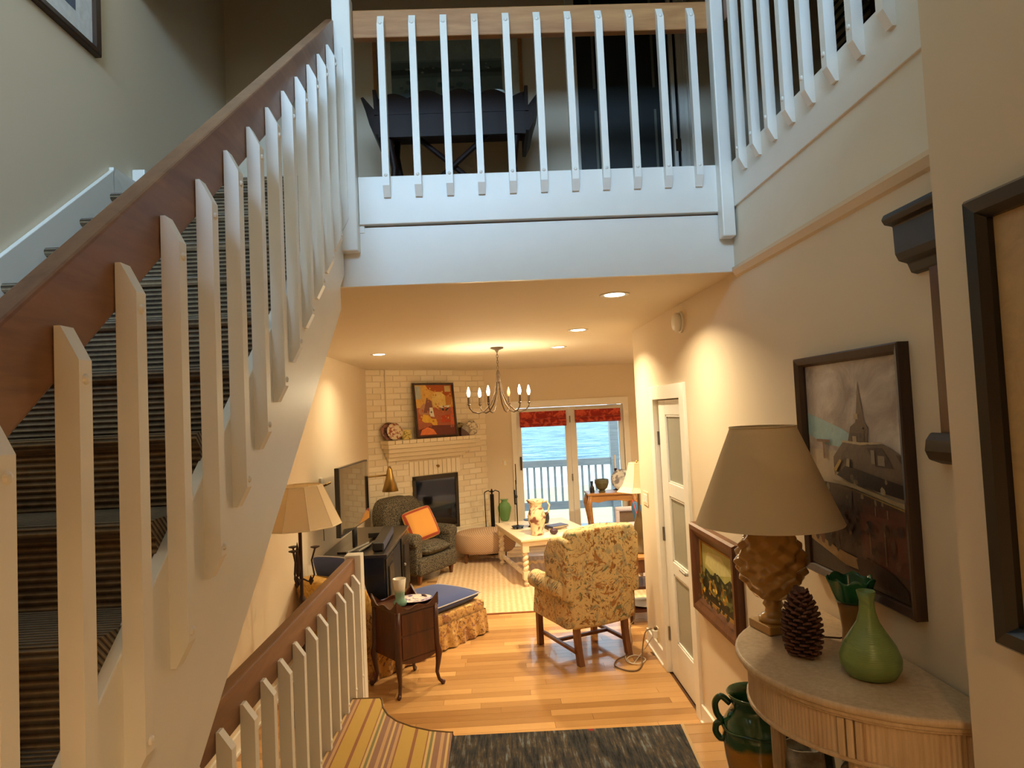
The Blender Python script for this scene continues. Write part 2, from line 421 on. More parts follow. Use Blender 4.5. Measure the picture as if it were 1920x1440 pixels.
# upstairs dark door in a pale frame
d3 = struct('door_3', 'charcoal door upstairs behind the balcony', 'door')
dk = plain('charcoal_door', (36, 40, 38), .5, var=.15)
MB().box(.66, 1.27, 4.185, 4.215, ZU, 5.15).obj('door_leaf', dk, d3)
pm = MB()
for z0, z1 in ((3.3, 3.95), (4.1, 4.75)):
    for a in ((.76, .775, z0, z1), (1.155, 1.17, z0, z1)): pm.box(a[0], a[1], 4.178, 4.186, a[2], a[3])
pm.obj('panel_moulding', plain('charcoal_edge', (112, 112, 100), .5), d3)
cs = MB(); cs.box(1.275, 1.30, 4.17, 4.22, ZU, 5.2); cs.box(1.325, 1.36, 4.18, 4.22, ZU, 5.2); cs.box(1.385, 1.41, 4.17, 4.22, ZU, 5.2); cs.box(1.36, 1.385, 4.19, 4.22, ZU, 5.2); cs.box(.60, .66, 4.19, 4.22, ZU, 5.2)
cs.obj('casing', trimw, d3, bevel=.003)
MB().box(1.3, 1.325, 4.2, 4.219, ZU, 5.2).obj('door_gap', blackw, d3)
MB().box(1.285, 1.32, 4.165, 4.19, 3.66, 3.74).obj('hinge', bronze, d3)

# ------------------------------------------------------------------ staircase
rise, run = .175, .2135
ycarp = NT('stair_carpet')
sx = ycarp.xyz(); s_ = ycarp.math('ADD', sx[1], sx[2])
wv = ycarp.math('SINE', ycarp.math('MULTIPLY', s_, 2 * PI / .015))
nz = ycarp.noise(60, 3); nb = ycarp.noise(7, 2, vec=ycarp.map((.4, 1, 1)))
f = ycarp.math('ADD', ycarp.math('MULTIPLY', wv, .26), ycarp.math('ADD', ycarp.math('MULTIPLY', nz.outputs[0], .3), ycarp.math('MULTIPLY', nb.outputs[0], .55)))
colr = ycarp.ramp(f, [(.12, rgb(58, 45, 31)), (.45, rgb(104, 84, 60)), (.8, rgb(158, 140, 110))])
ycarp.bump(wv, .7, .008)
ycarp = ycarp.done(colr, .95, spec=.1, sheen=.2)
stair = thing('staircase', 'straight staircase with ribbed olive brown carpet and white stringer', 'staircase')
def nose(k): return 3.065 - run * k, (3.212 - rise * k if k else ZU)
for k in range(16):
    ny, nz_ = nose(k)
    b = MB(); n0 = 6
    # carpeted step: tread with a rolled nosing, then the riser under it
    prof = [(ny + run + .02, nz_), (ny + .02, nz_)]
    for i in range(1, n0): 
        a = PI * i / n0; prof.append((ny + .02 - .02 * math.sin(a), nz_ - .018 + .018 * math.cos(a)))
    prof += [(ny + .02, nz_ - .036), (ny + .022, nz_ - rise - .01), (ny + run + .02, nz_ - rise - .01)]
    b.prism(prof, XL + .02, -.705, 'x')
    b.obj('carpeted_step', ycarp, stair)
def rl(y): return 2.25 + .82 * (y - 1.04)          # top of the hand rail
def band(x0, x1, dtop, dbot, ya, yb, name, m, parent, bevel=0):
    return MB().prism([(ya, rl(ya) - dtop), (yb, rl(yb) - dtop), (yb, rl(yb) - dbot), (ya, rl(ya) - dbot)], x0, x1, 'x').obj(name, m, parent, bevel=bevel)
band(-.71, -.68, .785, 1.27, -.3, 3.13, 'stringer', white, stair, .003)
band(-.74, -.70, 1.0, 1.43, -.3, 3.125, 'stair_side', white, stair)
band(XL + .002, XL + .022, .615, 1.1, -.3, 2.89, 'wall_skirt', white, stair, .003)
MB().box(XL + .002, XL + .022, 2.885, 3.17, 3.0, 3.16).obj('wall_skirt', white, stair); MB().box(XL + .002, XL + .06, 3.07, 3.16, 3.0, 3.22).obj('skirt_block', white, stair, bevel=.004)
band(XL + .002, -.725, 1.38, 1.43, -.3, 3.125, 'soffit', wallm, stair)

# one baluster: flat face inwards, bevelled tip and toe on the outer side; o = outward, t = thickness
def baluster_mesh(L, o=.038, t=.033):
    p = [(0, 0), (.010, 0), (o, -.055), (o, -L + .05), (.012, -L), (0, -L)]
    return MB().prism(p, -t/2, t/2, 'y').mesh('baluster', white)
boltm = MB().sphere((0, 0, 0), .009, 8, 6, (.7, 1, 1)).mesh('bolt', white)
def railing_balusters(parent, L, spots, rz, bz=(.085, .87), o=.038):
    me = baluster_mesh(L, o)
    for (x, y, z) in spots:
        b = place(me, 'baluster', parent, (x, y, z), rz)
        for q in bz: place(boltm, 'bolt', b, (o, 0, -q))
sr = thing('stair_railing', 'sloping brown hand rail on white balusters beside the carpeted staircase', 'railing')
band(-.728, -.682, 0, .175, .05, 3.115, 'hand_rail', railw, sr, .006)
railing_balusters(sr, .94, [(-.68, .712 + .17 * k, rl(.712 + .17 * k) - .092) for k in range(15)], 0)
nw = MB(); nw.box(-.69, -.602, 3.085, 3.165, 2.80, 4.06); nw.obj('newel', white, sr, bevel=.006)
br = thing('balcony_railing', 'level honey wood balcony rail on eleven white balusters', 'railing')
MB().box(-.60, 1.17, 3.132, 3.175, 3.862, 4.002).obj('hand_rail', railb, br, bevel=.005)
railing_balusters(br, .90, [(-.459 + .1524 * k, 3.13, 3.962) for k in range(11)], -PI/2, (.05, .80))
gr_ = thing('gallery_railing', 'white balusters along the gallery above the side wall', 'railing')
MB().box(1.22, 1.262, 1.45, 3.08, 3.862, 4.002).obj('hand_rail', railw, gr_, bevel=.005)
railing_balusters(gr_, .90, [(1.218, 2.915 - .157 * k, 3.965) for k in range(9)], PI, (.05, .80))
MB().box(1.155, 1.218, 3.075, 3.14, 2.80, 4.06).obj('newel', white, gr_, bevel=.006)
lr = thing('guard_railing', 'low level guard rail with brown top beside the striped runner', 'railing')
MB().box(-.94, -.892, 1.56, 4.12, .992, 1.142).obj('hand_rail', railw, lr, bevel=.006)
railing_balusters(lr, .80, [(-.891, 1.7 + .192 * k, 1.058) for k in range(13)], 0, (.6,), .048)
MB().box(-.955, -.855, 4.105, 4.2, 0, 1.155).obj('newel', white, lr, bevel=.004)

# ------------------------------------------------------------------ carpets
sm = NT('striped_runner'); xx = sm.xyz()
fx = sm.math('FRACT', sm.math('MULTIPLY', sm.math('ADD', xx[0], .905), 1 / .285))
Yl, Pk, Mv, Gn, Rd, Cr = rgb(205, 165, 72), rgb(204, 160, 112), rgb(150, 106, 86), rgb(128, 122, 78), rgb(152, 88, 44), rgb(222, 186, 120)
stops = [(0, Mv), (.04, Pk), (.10, Mv), (.15, Cr), (.19, Mv), (.25, Pk), (.30, Rd), (.325, Yl), (.56, Rd), (.615, Yl), (.80, Rd), (.82, Cr), (.86, Gn), (.91, Cr), (.945, Mv)]
cc = sm.ramp(fx, stops, 'CONSTANT'); nn = sm.noise(260, 2)
cc = sm.mix(.25, cc, nn.outputs[0], 'MULTIPLY'); cc = sm.mix(sm.math('MULTIPLY', sm.noise(3).outputs[0], .12), cc, (.8, .7, .5, 1)); sm.bump(nn.outputs[0], .3, .004)
sm = sm.done(cc, .9, spec=.15, sheen=.2)
ct = [(x + .012, y + .012) for x, y in tongue]
b = MB(); b.prism([(-.866, .6), (-.27, .6), (-.27, 3.325)] + ct + [(-.866, 3.785)], ZL + .0, ZL + .016)
edge = ct + [(-.866, 3.785)]
for (p, q) in zip([(-.27, 3.325)] + edge, edge):
    b.face([(p[0], p[1], ZL + .016), (q[0], q[1], ZL + .016), (q[0] + .014, q[1] + .012, ZL - .012), (p[0] + .014, p[1] + .012, ZL - .012)])
    b.face([(p[0] + .014, p[1] + .012, ZL - .012), (q[0] + .014, q[1] + .012, ZL - .012), (q[0] + .012, q[1] + .008, ZL - .05), (p[0] + .012, p[1] + .008, ZL - .05)])
rn = b.obj('stair_runner', sm); props(rn, 'yellow carpet runner with mauve and brown stripes beside the guard rail', 'carpet')
bd = MB().tube([(x + .004, y + .006, ZL + .014) for x, y in [(-.27, 3.325)] + edge], .006, 6).obj('binding', plain('binding', (112, 84, 44), .8), rn)

rg = NT('dark_rug'); v = rg.map((1, .10, 1)); n1 = rg.noise(60, 4, .7, v); n2 = rg.noise(9, 3, .6)
cr = rg.ramp(rg.math('ADD', rg.math('MULTIPLY', n1.outputs[0], .7), rg.math('MULTIPLY', n2.outputs[0], .3)), [(.34, rgb(34, 32, 32)), (.47, rgb(62, 64, 66)), (.55, rgb(86, 74, 62)), (.66, rgb(122, 134, 140))])
vo = rg.n('ShaderNodeTexVoronoi'); vo.inputs['Scale'].default_value = 2.6; rg.l(rg.tc.outputs['Object'], vo.inputs['Vector'])
cr = rg.mix(rg.ramp(vo.outputs['Distance'], [(.02, (1, 1, 1, 1)), (.05, (0, 0, 0, 1))]), cr, rgb(150, 52, 50)); rg.bump(n1.outputs[0], .4, .006)
rg = rg.done(cr, .95, spec=.1)
r1 = MB().prism([(-.262, .9), (.70, .9), (.866, 3.28), (-.266, 3.305)], ZL, ZL + .011).obj('floor_rug', rg); props(r1, 'charcoal and slate woven rug with small red marks on the landing', 'rug')
b = MB().prism([(.70, .9), (.712, .9), (.882, 3.285), (.866, 3.28)], ZL, ZL + .012).obj('binding', plain('rug_binding', (190, 160, 118), .9), r1)

lg = NT('jute_rug'); q = lg.xyz(); wv = lg.math('SINE', lg.math('MULTIPLY', q[0], 2 * PI / .06)); wy = lg.math('SINE', lg.math('MULTIPLY', q[1], 2 * PI / .012))
n1 = lg.noise(40, 3)
cr = lg.ramp(lg.math('ADD', lg.math('MULTIPLY', wv, .2), n1.outputs[0]), [(.3, rgb(206, 172, 132)), (.7, rgb(222, 194, 156))]); lg.bump(lg.math('ADD', wy, wv), .3, .004)
lg = lg.done(cr, .9, spec=.2)
r2 = MB().box(-.75, 2.6, 6.56, 9.0, 0, .012).obj('area_rug', lg, bevel=.004); props(r2, 'large beige striped woven rug under the cream coffee table', 'rug')
MB().box(-.75, 2.6, 6.545, 6.563, 0, .013).obj('binding', plain('rug_edge', (150, 100, 66), .9), r2)
def keep(o, parent):
    bpy.context.view_layer.update(); o.parent = parent; o.matrix_parent_inverse = parent.matrix_world.inverted()
# ------------------------------------------------------------------ pictures
_pm = {}
def paint(c):
    if c not in _pm:
        t = NT('paint_%d_%d_%d' % c); k = rgb(*c)
        n = t.noise(14, 5, .65, dist=1.2); n2 = t.noise(70, 3)
        col = t.mix(n.outputs[0], sh(k, .7), sh(k, 1.4)); t.bump(n2.outputs[0], .25, .003)
        _pm[c] = t.done(col, .45)
    return _pm[c]
def frame_mesh(w, h, prof):
    """prof: (inset, forward) pairs swept round a w x h rectangle; front is -y"""
    b = MB(); rings = []
    for ins, fwd in prof:
        x, z = w/2 - ins, h/2 - ins
        rings.append([b.bm.verts.new(p) for p in ((-x, -fwd, -z), (x, -fwd, -z), (x, -fwd, z), (-x, -fwd, z))])
    rings.append(rings[0])
    for a, c in zip(rings, rings[1:]):
        for i in range(4): b.bm.faces.new((a[i], a[(i+1) % 4], c[(i+1) % 4], c[i]))
    return b
def picture(name, label, cat, w, h, fm, prof, polys, loc, rz, mats=None, tilt=0, extra=None):
    t = thing(name, label, cat, loc, rz)
    if tilt: t.rotation_euler = (tilt, 0, rz)
    frame_mesh(w, h, prof).obj('frame', fm, t)
    ins = prof[-1][0]; iw, ih = w - 2*ins, h - 2*ins
    cols = []; b = MB()
    for k, (c, pts) in enumerate(polys):
        if c not in cols: cols.append(c)
        b.mi = cols.index(c); y = -.006 - .0005 * k
        b.face([((u - .5) * iw, y, (v - .5) * ih) for u, v in pts])
    b.bm.normal_update()
    me = bpy.data.meshes.new('canvas'); b.bm.to_mesh(me); b.bm.free()
    for c in cols: me.materials.append(c if isinstance(c, bpy.types.Material) else paint(c))
    o = bpy.data.objects.new('canvas', me); COL.objects.link(o); o.parent = t
    MB().box(-w/2 + .004, w/2 - .004, -.004, 0, -h/2 + .004, h/2 - .004).obj('backing', plain('backing_board', (70, 58, 46), .8), t)
    return t
def full(): return [(0, 0), (1, 0), (1, 1), (0, 1)]
def rect(a, b, c, d): return [(a, c), (b, c), (b, d), (a, d)]
def daubs(cols, n, u0, u1, v0, v1, s=.04, seed=1):
    R = random.Random(seed); out = []
    for _ in range(n):
        u, v, k = R.uniform(u0, u1), R.uniform(v0, v1), R.uniform(.5, 1.3) * s; a0 = R.uniform(0, PI)
        out.append((R.choice(cols), [(min(.995, max(.005, u + k * R.uniform(.5, 1) * math.cos(a0 + i * PI / 3))), min(.995, max(.005, v + k * R.uniform(.5, 1) * math.sin(a0 + i * PI / 3)))) for i in range(6)]))
    return out
darkframe = wood('dark_frame', (40, 26, 18), (74, 52, 36), 'z', 6, .4)
P45 = [(0, 0), (0, .034), (.005, .038), (.026, .030), (.034, .014), (.034, .0)]
sky = NT('painted_sky'); n = sky.noise(5.5, 6, .6, dist=.8); sky.bump(sky.noise(60, 3).outputs[0], .25, .003)
sky = sky.done(sky.ramp(n.outputs[0], [(.35, rgb(140, 126, 118)), (.5, rgb(172, 160, 150)), (.66, rgb(204, 196, 186))]), .5)
# street scene with a steeple, hung over the half-round table: world y 1.885..2.545, z 1.335..2.15
street = [(sky, full()),
    ((150, 182, 184), [(0, .66), (.16, .62), (.42, .55), (.62, .46), (.55, .42), (.2, .44), (0, .5)]),
    ((176, 162, 138), rect(0, 1, 0, .40)),
    ((92, 70, 50), [(.46, .46), (.66, .46), (.68, .57), (.645, .60), (.63, .70), (.60, .86), (.575, .70), (.555, .60), (.50, .57)]),
    ((70, 52, 40), rect(.50, .64, .44, .53)), ((164, 142, 108), rect(.545, .585, .62, .655)), ((160, 138, 106), rect(.52, .56, .45, .51)), ((96, 78, 62), rect(.55, .63, .555, .575)),
    ((104, 86, 70), [(.30, .36), (.42, .47), (.62, .455), (.82, .47), (1, .40), (1, .22), (.3, .26)]),
    ((178, 158, 124), [(.40, .465), (.60, .455), (.82, .475), (.80, .485), (.60, .472), (.42, .478)]),
    ((70, 54, 46), [(.66, .44), (.80, .45), (.90, .33), (.74, .33)]), ((140, 124, 104), rect(.76, .82, .34, .40)), ((140, 124, 104), rect(.70, .735, .345, .43)),
    ((66, 50, 42), [(.92, .42), (1, .40), (1, .33), (.95, .38)]),
    ((112, 84, 66), rect(.19, .215, .34, .46)), ((112, 84, 66), rect(.12, .28, .455, .475)),
    ((176, 148, 84), [(.30, .27), (.38, .35), (.40, .34), (.33, .26)]), ((160, 142, 116), [(.44, .26), (.46, .36), (.49, .36), (.48, .26)]),
    ((34, 24, 22), [(.34, .24), (.44, .31), (1, .24), (1, .16), (.5, .20)]),
    ((150, 132, 100), [(.30, .205), (.5, .20), (1, .13), (1, .105), (.5, .175), (.30, .19)]),
    ((150, 122, 62), [(.36, .18), (1, .10), (1, .085), (.36, .168)]),
    ((70, 50, 38), [(0, .18), (.36, .18), (1, .09), (1, -.0), (0, 0)]),
    ((84, 48, 38), rect(.60, .98, .0, .085)), ((58, 42, 34), rect(.04, .50, .03, .15)), ((122, 102, 84), rect(.24, .25, .05, .15)), ((122, 102, 84), rect(.72, .73, .0, .08)), ((122, 102, 84), rect(.83, .84, .0, .08)),
]
# squeeze the composition: the lower third of the canvas is street and dark facade
def remap(pts): return [(u, .30 + .70 * v) for u, v in pts]
street = [street[0]] + [(c, remap(p)) for c, p in street[1:]]
street += [((74, 56, 44), rect(0, 1, 0, .305)), ((96, 56, 44), rect(.58, 1, .10, .32)), ((64, 58, 54), rect(.10, .34, .14, .31)), ((110, 98, 82), rect(.20, .26, .17, .27)),
    ((118, 96, 74), rect(.66, .672, .12, .29)), ((118, 96, 74), rect(.80, .812, .12, .29)), ((150, 126, 88), [(0, .17), (.30, .12), (.72, .095), (.72, .06), (.4, .055), (0, .12)]),
    ((44, 38, 36), [(0, .12), (.4, .055), (1, .02), (1, 0), (0, 0)]), ((40, 26, 20), [(.52, .10), (.6, .13), (.85, .10), (.98, .05), (.98, .02), (.55, .02)])]
street += daubs([(84, 62, 50), (60, 44, 36), (104, 70, 54), (52, 46, 44)], 60, .03, .97, .14, .30, .03, 11) + daubs([(150, 136, 108), (120, 104, 84)], 14, .35, .98, .38, .5, .02, 12)
picture('street_painting', 'dark framed street painting with a steeple above the half-round table', 'painting', .665, .82, darkframe, P45, street, (W, 2.215, 1.745), -PI/2)

oakframe = wood('walnut_frame', (66, 36, 20), (116, 70, 42), 'z', 6, .35)
gold = plain('gilt', (176, 132, 60), .35, .6)
land = [((116, 118, 62), full()), ((172, 168, 96), [(0, .45), (1, .5), (1, 1), (0, 1)]), ((196, 190, 130), [(.1, .62), (.5, .55), (.9, .7), (.6, .9), (.2, .85)]),
    ((44, 48, 28), [(0, .3), (.12, .55), (.3, .48), (.5, .58), (.7, .5), (.85, .62), (1, .5), (1, 0), (0, 0)]),
    ((190, 150, 52), [(.18, .2), (.26, .42), (.4, .44), (.46, .25), (.35, .15)]), ((176, 132, 44), [(.55, .2), (.6, .4), (.72, .42), (.78, .22), (.66, .14)]),
    ((34, 32, 18), [(0, 0), (1, 0), (1, .16), (.5, .1), (0, .2)]), ((92, 108, 52), [(.8, .1), (.95, .2), (.98, .4), (.85, .35)])]
land += daubs([(60, 68, 34), (38, 44, 24), (96, 104, 52), (120, 112, 48)], 46, .02, .98, .22, .56, .05, 3) + daubs([(206, 164, 62), (184, 136, 46), (224, 190, 96)], 12, .16, .8, .15, .42, .035, 5) + daubs([(30, 30, 16), (58, 52, 26)], 20, .02, .98, .02, .16, .05, 8)
lp = picture('landscape_painting', 'small landscape painting in a wide walnut frame with gilt slip beside the frosted door', 'painting', .74, .53, oakframe,
    [(0, 0), (0, .035), (.01, .05), (.035, .05), (.07, .03), (.095, .012), (.095, 0)], land, (W, 3.685, 1.0), -PI/2)
frame_mesh(.56, .35, [(0, .008), (0, .018), (.014, .012), (.014, .008)]).obj('gilt_slip', gold, lp)
picture('entry_picture', 'tall black framed picture with tan mat on the entry wall', 'picture', .62, .97, blackw,
    [(0, 0), (0, .03), (.008, .04), (.035, .036), (.05, .02), (.05, 0)], [((186, 158, 112), full()), ((140, 110, 70), rect(.2, .8, .2, .8))], (W2, 1.09, 1.935), -PI/2)
picture('stair_picture', 'dark framed white matted print on the stair wall', 'picture', .62, .82, darkframe,
    [(0, 0), (0, .025), (.006, .03), (.03, .024), (.03, 0)], [((226, 226, 222), full()), ((92, 100, 118), rect(.14, .80, .12, .86)), ((238, 238, 236), rect(.82, .85, .03, .9))], (XL, 2.495, 4.02), PI/2)

# ------------------------------------------------------------------ half-round console table and what stands on it
ZT = 1.19; TY = 2.04; TA, TB = .485, .455
lime = NT('limed_wood'); v = lime.map((1, 1, .06)); n = lime.noise(70, 4, .6, v); n2 = lime.noise(5, 3)
lime.bump(n.outputs[0], .12, .002)
lime = lime.done(lime.ramp(lime.math('ADD', lime.math('MULTIPLY', n.outputs[0], .5), lime.math('MULTIPLY', n2.outputs[0], .5)), [(.35, rgb(178, 150, 116)), (.68, rgb(212, 188, 154))]), .5)
def half(ox, n=28, a0=PI/2, a1=3*PI/2):
    return [((TA + ox) * math.cos(a0 + (a1 - a0) * i / n), (TB + ox) * math.sin(a0 + (a1 - a0) * i / n)) for i in range(n + 1)]
tb = thing('console_table', 'half-round limed wood console table against the side wall', 'table', (W - .006, TY, ZL))
zt = ZT - ZL
MB().prism(half(0), zt - .022, zt).obj('table_top', lime, tb, bevel=.009, seg=3)
MB().prism(half(-.012), zt - .036, zt - .022).prism(half(-.02), zt - .045, zt - .036).obj('top_moulding', lime, tb, bevel=.004)
ap = MB(); outer, inner = half(-.035, 56), half(-.055, 56)
n_ = len(outer)
for i in range(n_ - 1):        # reeded apron
    for o0, o1 in ((0, .5), (.5, 1)):
        pass
reed = [((TA - .035 - .002 * (i % 2)) * math.cos(PI/2 + PI * i / 224), (TB - .035 - .002 * (i % 2)) * math.sin(PI/2 + PI * i / 224)) for i in range(225)]
ap.prism(reed + inner[::-1], zt - .15, zt - .045).obj('apron', lime, tb)
mb_ = MB().prism(half(-.028), zt - .162, zt - .148); mb_.obj('apron_moulding', lime, tb, bevel=.005)
def fluted(a, z, k): return 1 + .07 * math.cos(a * 10)
for ang, ins in ((97, .06), (135, .085), (225, .085), (263, .06)):
    a = math.radians(ang); x, y = (TA - ins) * math.cos(a), (TB - ins) * math.sin(a)
    b = MB(); b.lathe([(.012, 0), (.017, .02), (.022, .25), (.025, zt - .17), (.025, zt - .155)], 40, (x, y, 0), fn=fluted)
    b.obj('leg', lime, tb, smooth=True)
    rr = Vector((x, y)).normalized()
    ex, ey = (TA - .03) * math.cos(a), (TB - .03) * math.sin(a); th = math.atan2(ey / TB**2, ex / TA**2)
    pb = MB()
    for q in (-.022, 0, .022): pb.box(-.012, .008, q - .009, q + .009, zt - .148, zt - .046, rotz(th), (ex, ey, 0))
    pb.obj('pilaster', lime, tb, bevel=.004)

# pineapple lamp
glaze = plain('ochre_glaze', (170, 126, 62), .15, var=.15, scale=25, coat=.5)
shade_m = NT('linen_shade'); nn = shade_m.noise(300, 2); shade_m.bump(nn.outputs[0], .1, .002)
tl = shade_m.n('ShaderNodeBsdfTranslucent'); tl.inputs[0].default_value = rgb(206, 176, 128)
ms = shade_m.n('ShaderNodeMixShader'); ms.inputs[0].default_value = .25
shade_m.done(rgb(220, 194, 150), .8); shade_m.l(shade_m.p.outputs[0], ms.inputs[1]); shade_m.l(tl.outputs[0], ms.inputs[2]); shade_m.l(ms.outputs[0], shade_m.t.nodes['Material Output'].inputs[0]); shade_m = shade_m.m
lam = thing('table_lamp', 'ochre pineapple table lamp with tan cone shade on the half-round table', 'lamp', (.965, 2.31, ZT), math.radians(12))
MB().box(-.062, .062, -.062, .062, 0, .03).obj('base', glaze, lam, bevel=.004)
MB().lathe([(.052, .03), (.054, .042), (.045, .05), (.03, .058), (.028, .075), (.036, .088), (.03, .1), (.04, .125)], 24).obj('foot', glaze, lam, smooth=True)
def pine(u, v):
    a = 2 * PI * u; z = .115 + .265 * v
    s = math.sin(PI * (v * .93 + .07)); r = .032 + .083 * (s ** .8)
    p, q = 8 * u + 4.3 * v, 8 * u - 4.3 * v
    d = abs((p % 1) - .5) + abs((q % 1) - .5)
    r += .023 * (.5 - d) * s * 1.3
    return (r * math.cos(a), r * math.sin(a), z)
MB().grid(pine, 126, 64, closed=True).obj('pineapple_body', glaze, lam, smooth=True)
MB().lathe([(.05, .365), (.052, .378), (.046, .395), (.05, .42), (.02, .43), (.012, .50)], 20).obj('neck', glaze, lam, smooth=True)
MB().lathe([(.25, .375), (.247, .38), (.113, .712), (.113, .716)], 48).obj('shade_body', shade_m, lam, smooth=True)
# open the shade: remove caps
me = lam.children[-1].data; bm = bmesh.new(); bm.from_mesh(me)
bmesh.ops.delete(bm, geom=[f for f in bm.faces if len(f.verts) > 4], context='FACES'); bm.to_mesh(me); bm.free(); lam.children[-1].name = 'lamp_shade'
MB().tube([(.113 * math.cos(a), .113 * math.sin(a), .715) for a in [2*PI*i/32 for i in range(33)]], .003, 6).obj('shade_rim', shade_m, lam)
MB().lathe([(.014, .43), (.014, .50), (.028, .51), (.03, .57), (.012, .6)], 12).obj('bulb', plain('bulb_glass', (230, 226, 214), .3), lam)
cord = MB().tube([(.965 + .06, 2.27, ZT + .006), (1.05, 2.2, ZT + .007), (1.12, 2.16, ZT + .01), (1.2, 2.2, ZT + .006), (1.232, 2.22, ZT - .05)], .003, 6).obj('cord', plain('brown_cord', (70, 46, 26), .6))
keep(cord, lam)

# pine cone: overlapping woody scales on a core
cone = thing('pine_cone', 'tall brown pine cone standing beside the pineapple lamp', 'pine cone', (.948, 2.06, ZT))
cm = plain('cone_scale', (92, 58, 44), .7, var=.35, scale=40)
core = MB().lathe([(.012, .0), (.038, .03), (.042, .08), (.030, .15), (.010, .195)], 14).obj('core', plain('cone_core', (40, 24, 18), .8), cone)
b = MB()
nsc = 130
for i in range(nsc):
    f_ = i / nsc; z = .008 + .185 * f_; R = .030 + .034 * math.sin(PI * min(1, .16 + .88 * f_)) ** .75
    a = i * 2.399963; tlt = math.radians(-8 + 40 * f_)
    L, wd = .034, .0145
    M = Matrix.Translation((0, 0, z)) @ Matrix.Rotation(a, 4, 'Z') @ Matrix.Translation((R - L, 0, 0)) @ Matrix.Rotation(-tlt, 4, 'Y')
    top = [(0, -wd * .5, .001), (L * .6, -wd, .002), (L, -wd * .45, .006), (L, wd * .45, .006), (L * .6, wd, .002), (0, wd * .5, .001)]
    bot = [(x, y_, z_ - .006) for x, y_, z_ in top]
    T = [M @ Vector(p) for p in top]; B_ = [M @ Vector(p) for p in bot]
    b.face(T); b.face(B_[::-1])
    for j in range(6): b.face([T[j], B_[j], B_[(j+1) % 6], T[(j+1) % 6]])
props(b.obj('scales', cm, cone), kind='stuff')

def green(name, c, rough=.3, tw=.25):
    t = NT(name); w_ = t.n('ShaderNodeTexWave'); w_.bands_direction = 'Z'; w_.inputs['Scale'].default_value = 60; w_.inputs['Distortion'].default_value = 3; t.l(t.map((.4, .4, 1)), w_.inputs['Vector'])
    t.bump(w_.outputs['Fac'], .12, .002); t.p.inputs['Transmission Weight'].default_value = tw
    n = t.noise(18, 3)
    return t.done(t.mix(n.outputs[0], sh(rgb(*c), .8), sh(rgb(*c), 1.2)), rough)
vas = MB().lathe([(.05, 0), (.066, .006), (.08, .03), (.082, .055), (.07, .09), (.048, .125), (.03, .155), (.022, .185), (.02, .215), (.026, .243), (.022, .243), (.016, .215), (.018, .19)], 36).obj('glass_vase', green('green_glass', (134, 158, 90)), None, smooth=True)
vas.location = (1.062, 1.885, ZT); vas.rotation_euler = (0, 0, .3); props(vas, 'bulbous light green glass vase with narrow neck on the half-round table', 'vase')
rv = thing('ruffled_vase', 'vase with ruffled dark green rim and tan body behind the pine cone', 'vase', (1.135, 2.10, ZT))
tanb = NT('tan_body'); z_ = tanb.xyz()[2]
tanb = tanb.done(tanb.ramp(z_, [(.02, rgb(196, 158, 108)), (.10, rgb(156, 112, 54)), (.15, rgb(132, 92, 40))]), .35)
MB().lathe([(.03, 0), (.036, .01), (.034, .06), (.04, .12), (.046, .15)], 28).obj('body', tanb, rv, smooth=True)
b = MB(); b.grid(lambda u, v: ((.046 + .022 * v + .004 * v * math.sin(14 * PI * u)) * math.cos(2*PI*u), (.046 + .022 * v + .004 * v * math.sin(14 * PI * u)) * math.sin(2*PI*u), .148 + .075 * v + .006 * v * math.cos(14 * PI * u)), 84, 8, closed=True)
b.obj('ruffled_rim', plain('dark_green_glass', (38, 96, 58), .18, var=.25, coat=.3), rv, smooth=True, solid=.004)

# pots on the landing below and beside the table
jar = thing('oil_jar', 'two-tone oil jar glazed green above yellow beside the half-round table', 'jar', (.985, 2.60, ZL))
jm = NT('jar_glaze'); q = jm.xyz(); nz3 = jm.noise(14, 3)
hh = jm.math('ADD', q[2], jm.math('MULTIPLY', nz3.outputs[0], .05))
jm = jm.done(jm.ramp(jm.math('MULTIPLY', hh, 2), [(.56, rgb(178, 126, 40)), (.60, rgb(60, 88, 44)), (.68, rgb(42, 88, 56)), (.95, rgb(40, 74, 40))]), .12, coat=.6)
MB().lathe([(.07, 0), (.085, .01), (.105, .1), (.122, .2), (.128, .28), (.118, .34), (.095, .375), (.085, .39), (.09, .42), (.104, .445), (.098, .445), (.082, .415), (.078, .39), (.09, .36), (.1, .3)], 40).obj('body', jm, jar, smooth=True)
hg = plain('handle_glaze', (34, 72, 40), .12, var=.2, coat=.6)
for a in (math.radians(165), math.radians(-20)):
    ca, sa = math.cos(a), math.sin(a)
    pts = [(.092, .40), (.125, .425), (.148, .40), (.145, .36), (.13, .33), (.148, .315), (.152, .285), (.138, .262), (.125, .26)]
    MB().tube(crv([(r * ca, r * sa, z) for r, z in pts], 5), .013, 10).obj('handle', hg, jar, smooth=True)
MB().tube([(.127 * math.cos(a), .127 * math.sin(a), .318 + .004 * math.sin(a * 5)) for a in [2*PI*i/48 for i in range(49)]], .006, 6).obj('rope_band', hg, jar, smooth=True)
pt = thing('stoneware_pitcher', 'mottled grey stoneware pitcher under the half-round table', 'pitcher', (1.02, 2.30, ZL))
gm = NT('grey_glaze'); n = gm.noise(16, 4, .6); gm = gm.done(gm.ramp(n.outputs[0], [(.35, rgb(104, 88, 72)), (.52, rgb(150, 146, 136)), (.68, rgb(186, 186, 178))]), .3)
def spout(a, z, k): return 1 + (.45 * max(0, math.cos(a + .8)) ** 12 if z > .33 else 0)
MB().lathe([(.06, 0), (.075, .02), (.085, .12), (.078, .24), (.058, .34), (.05, .39), (.045, .39), (.05, .33), (.07, .22)], 48, fn=spout).obj('body', gm, pt, smooth=True)
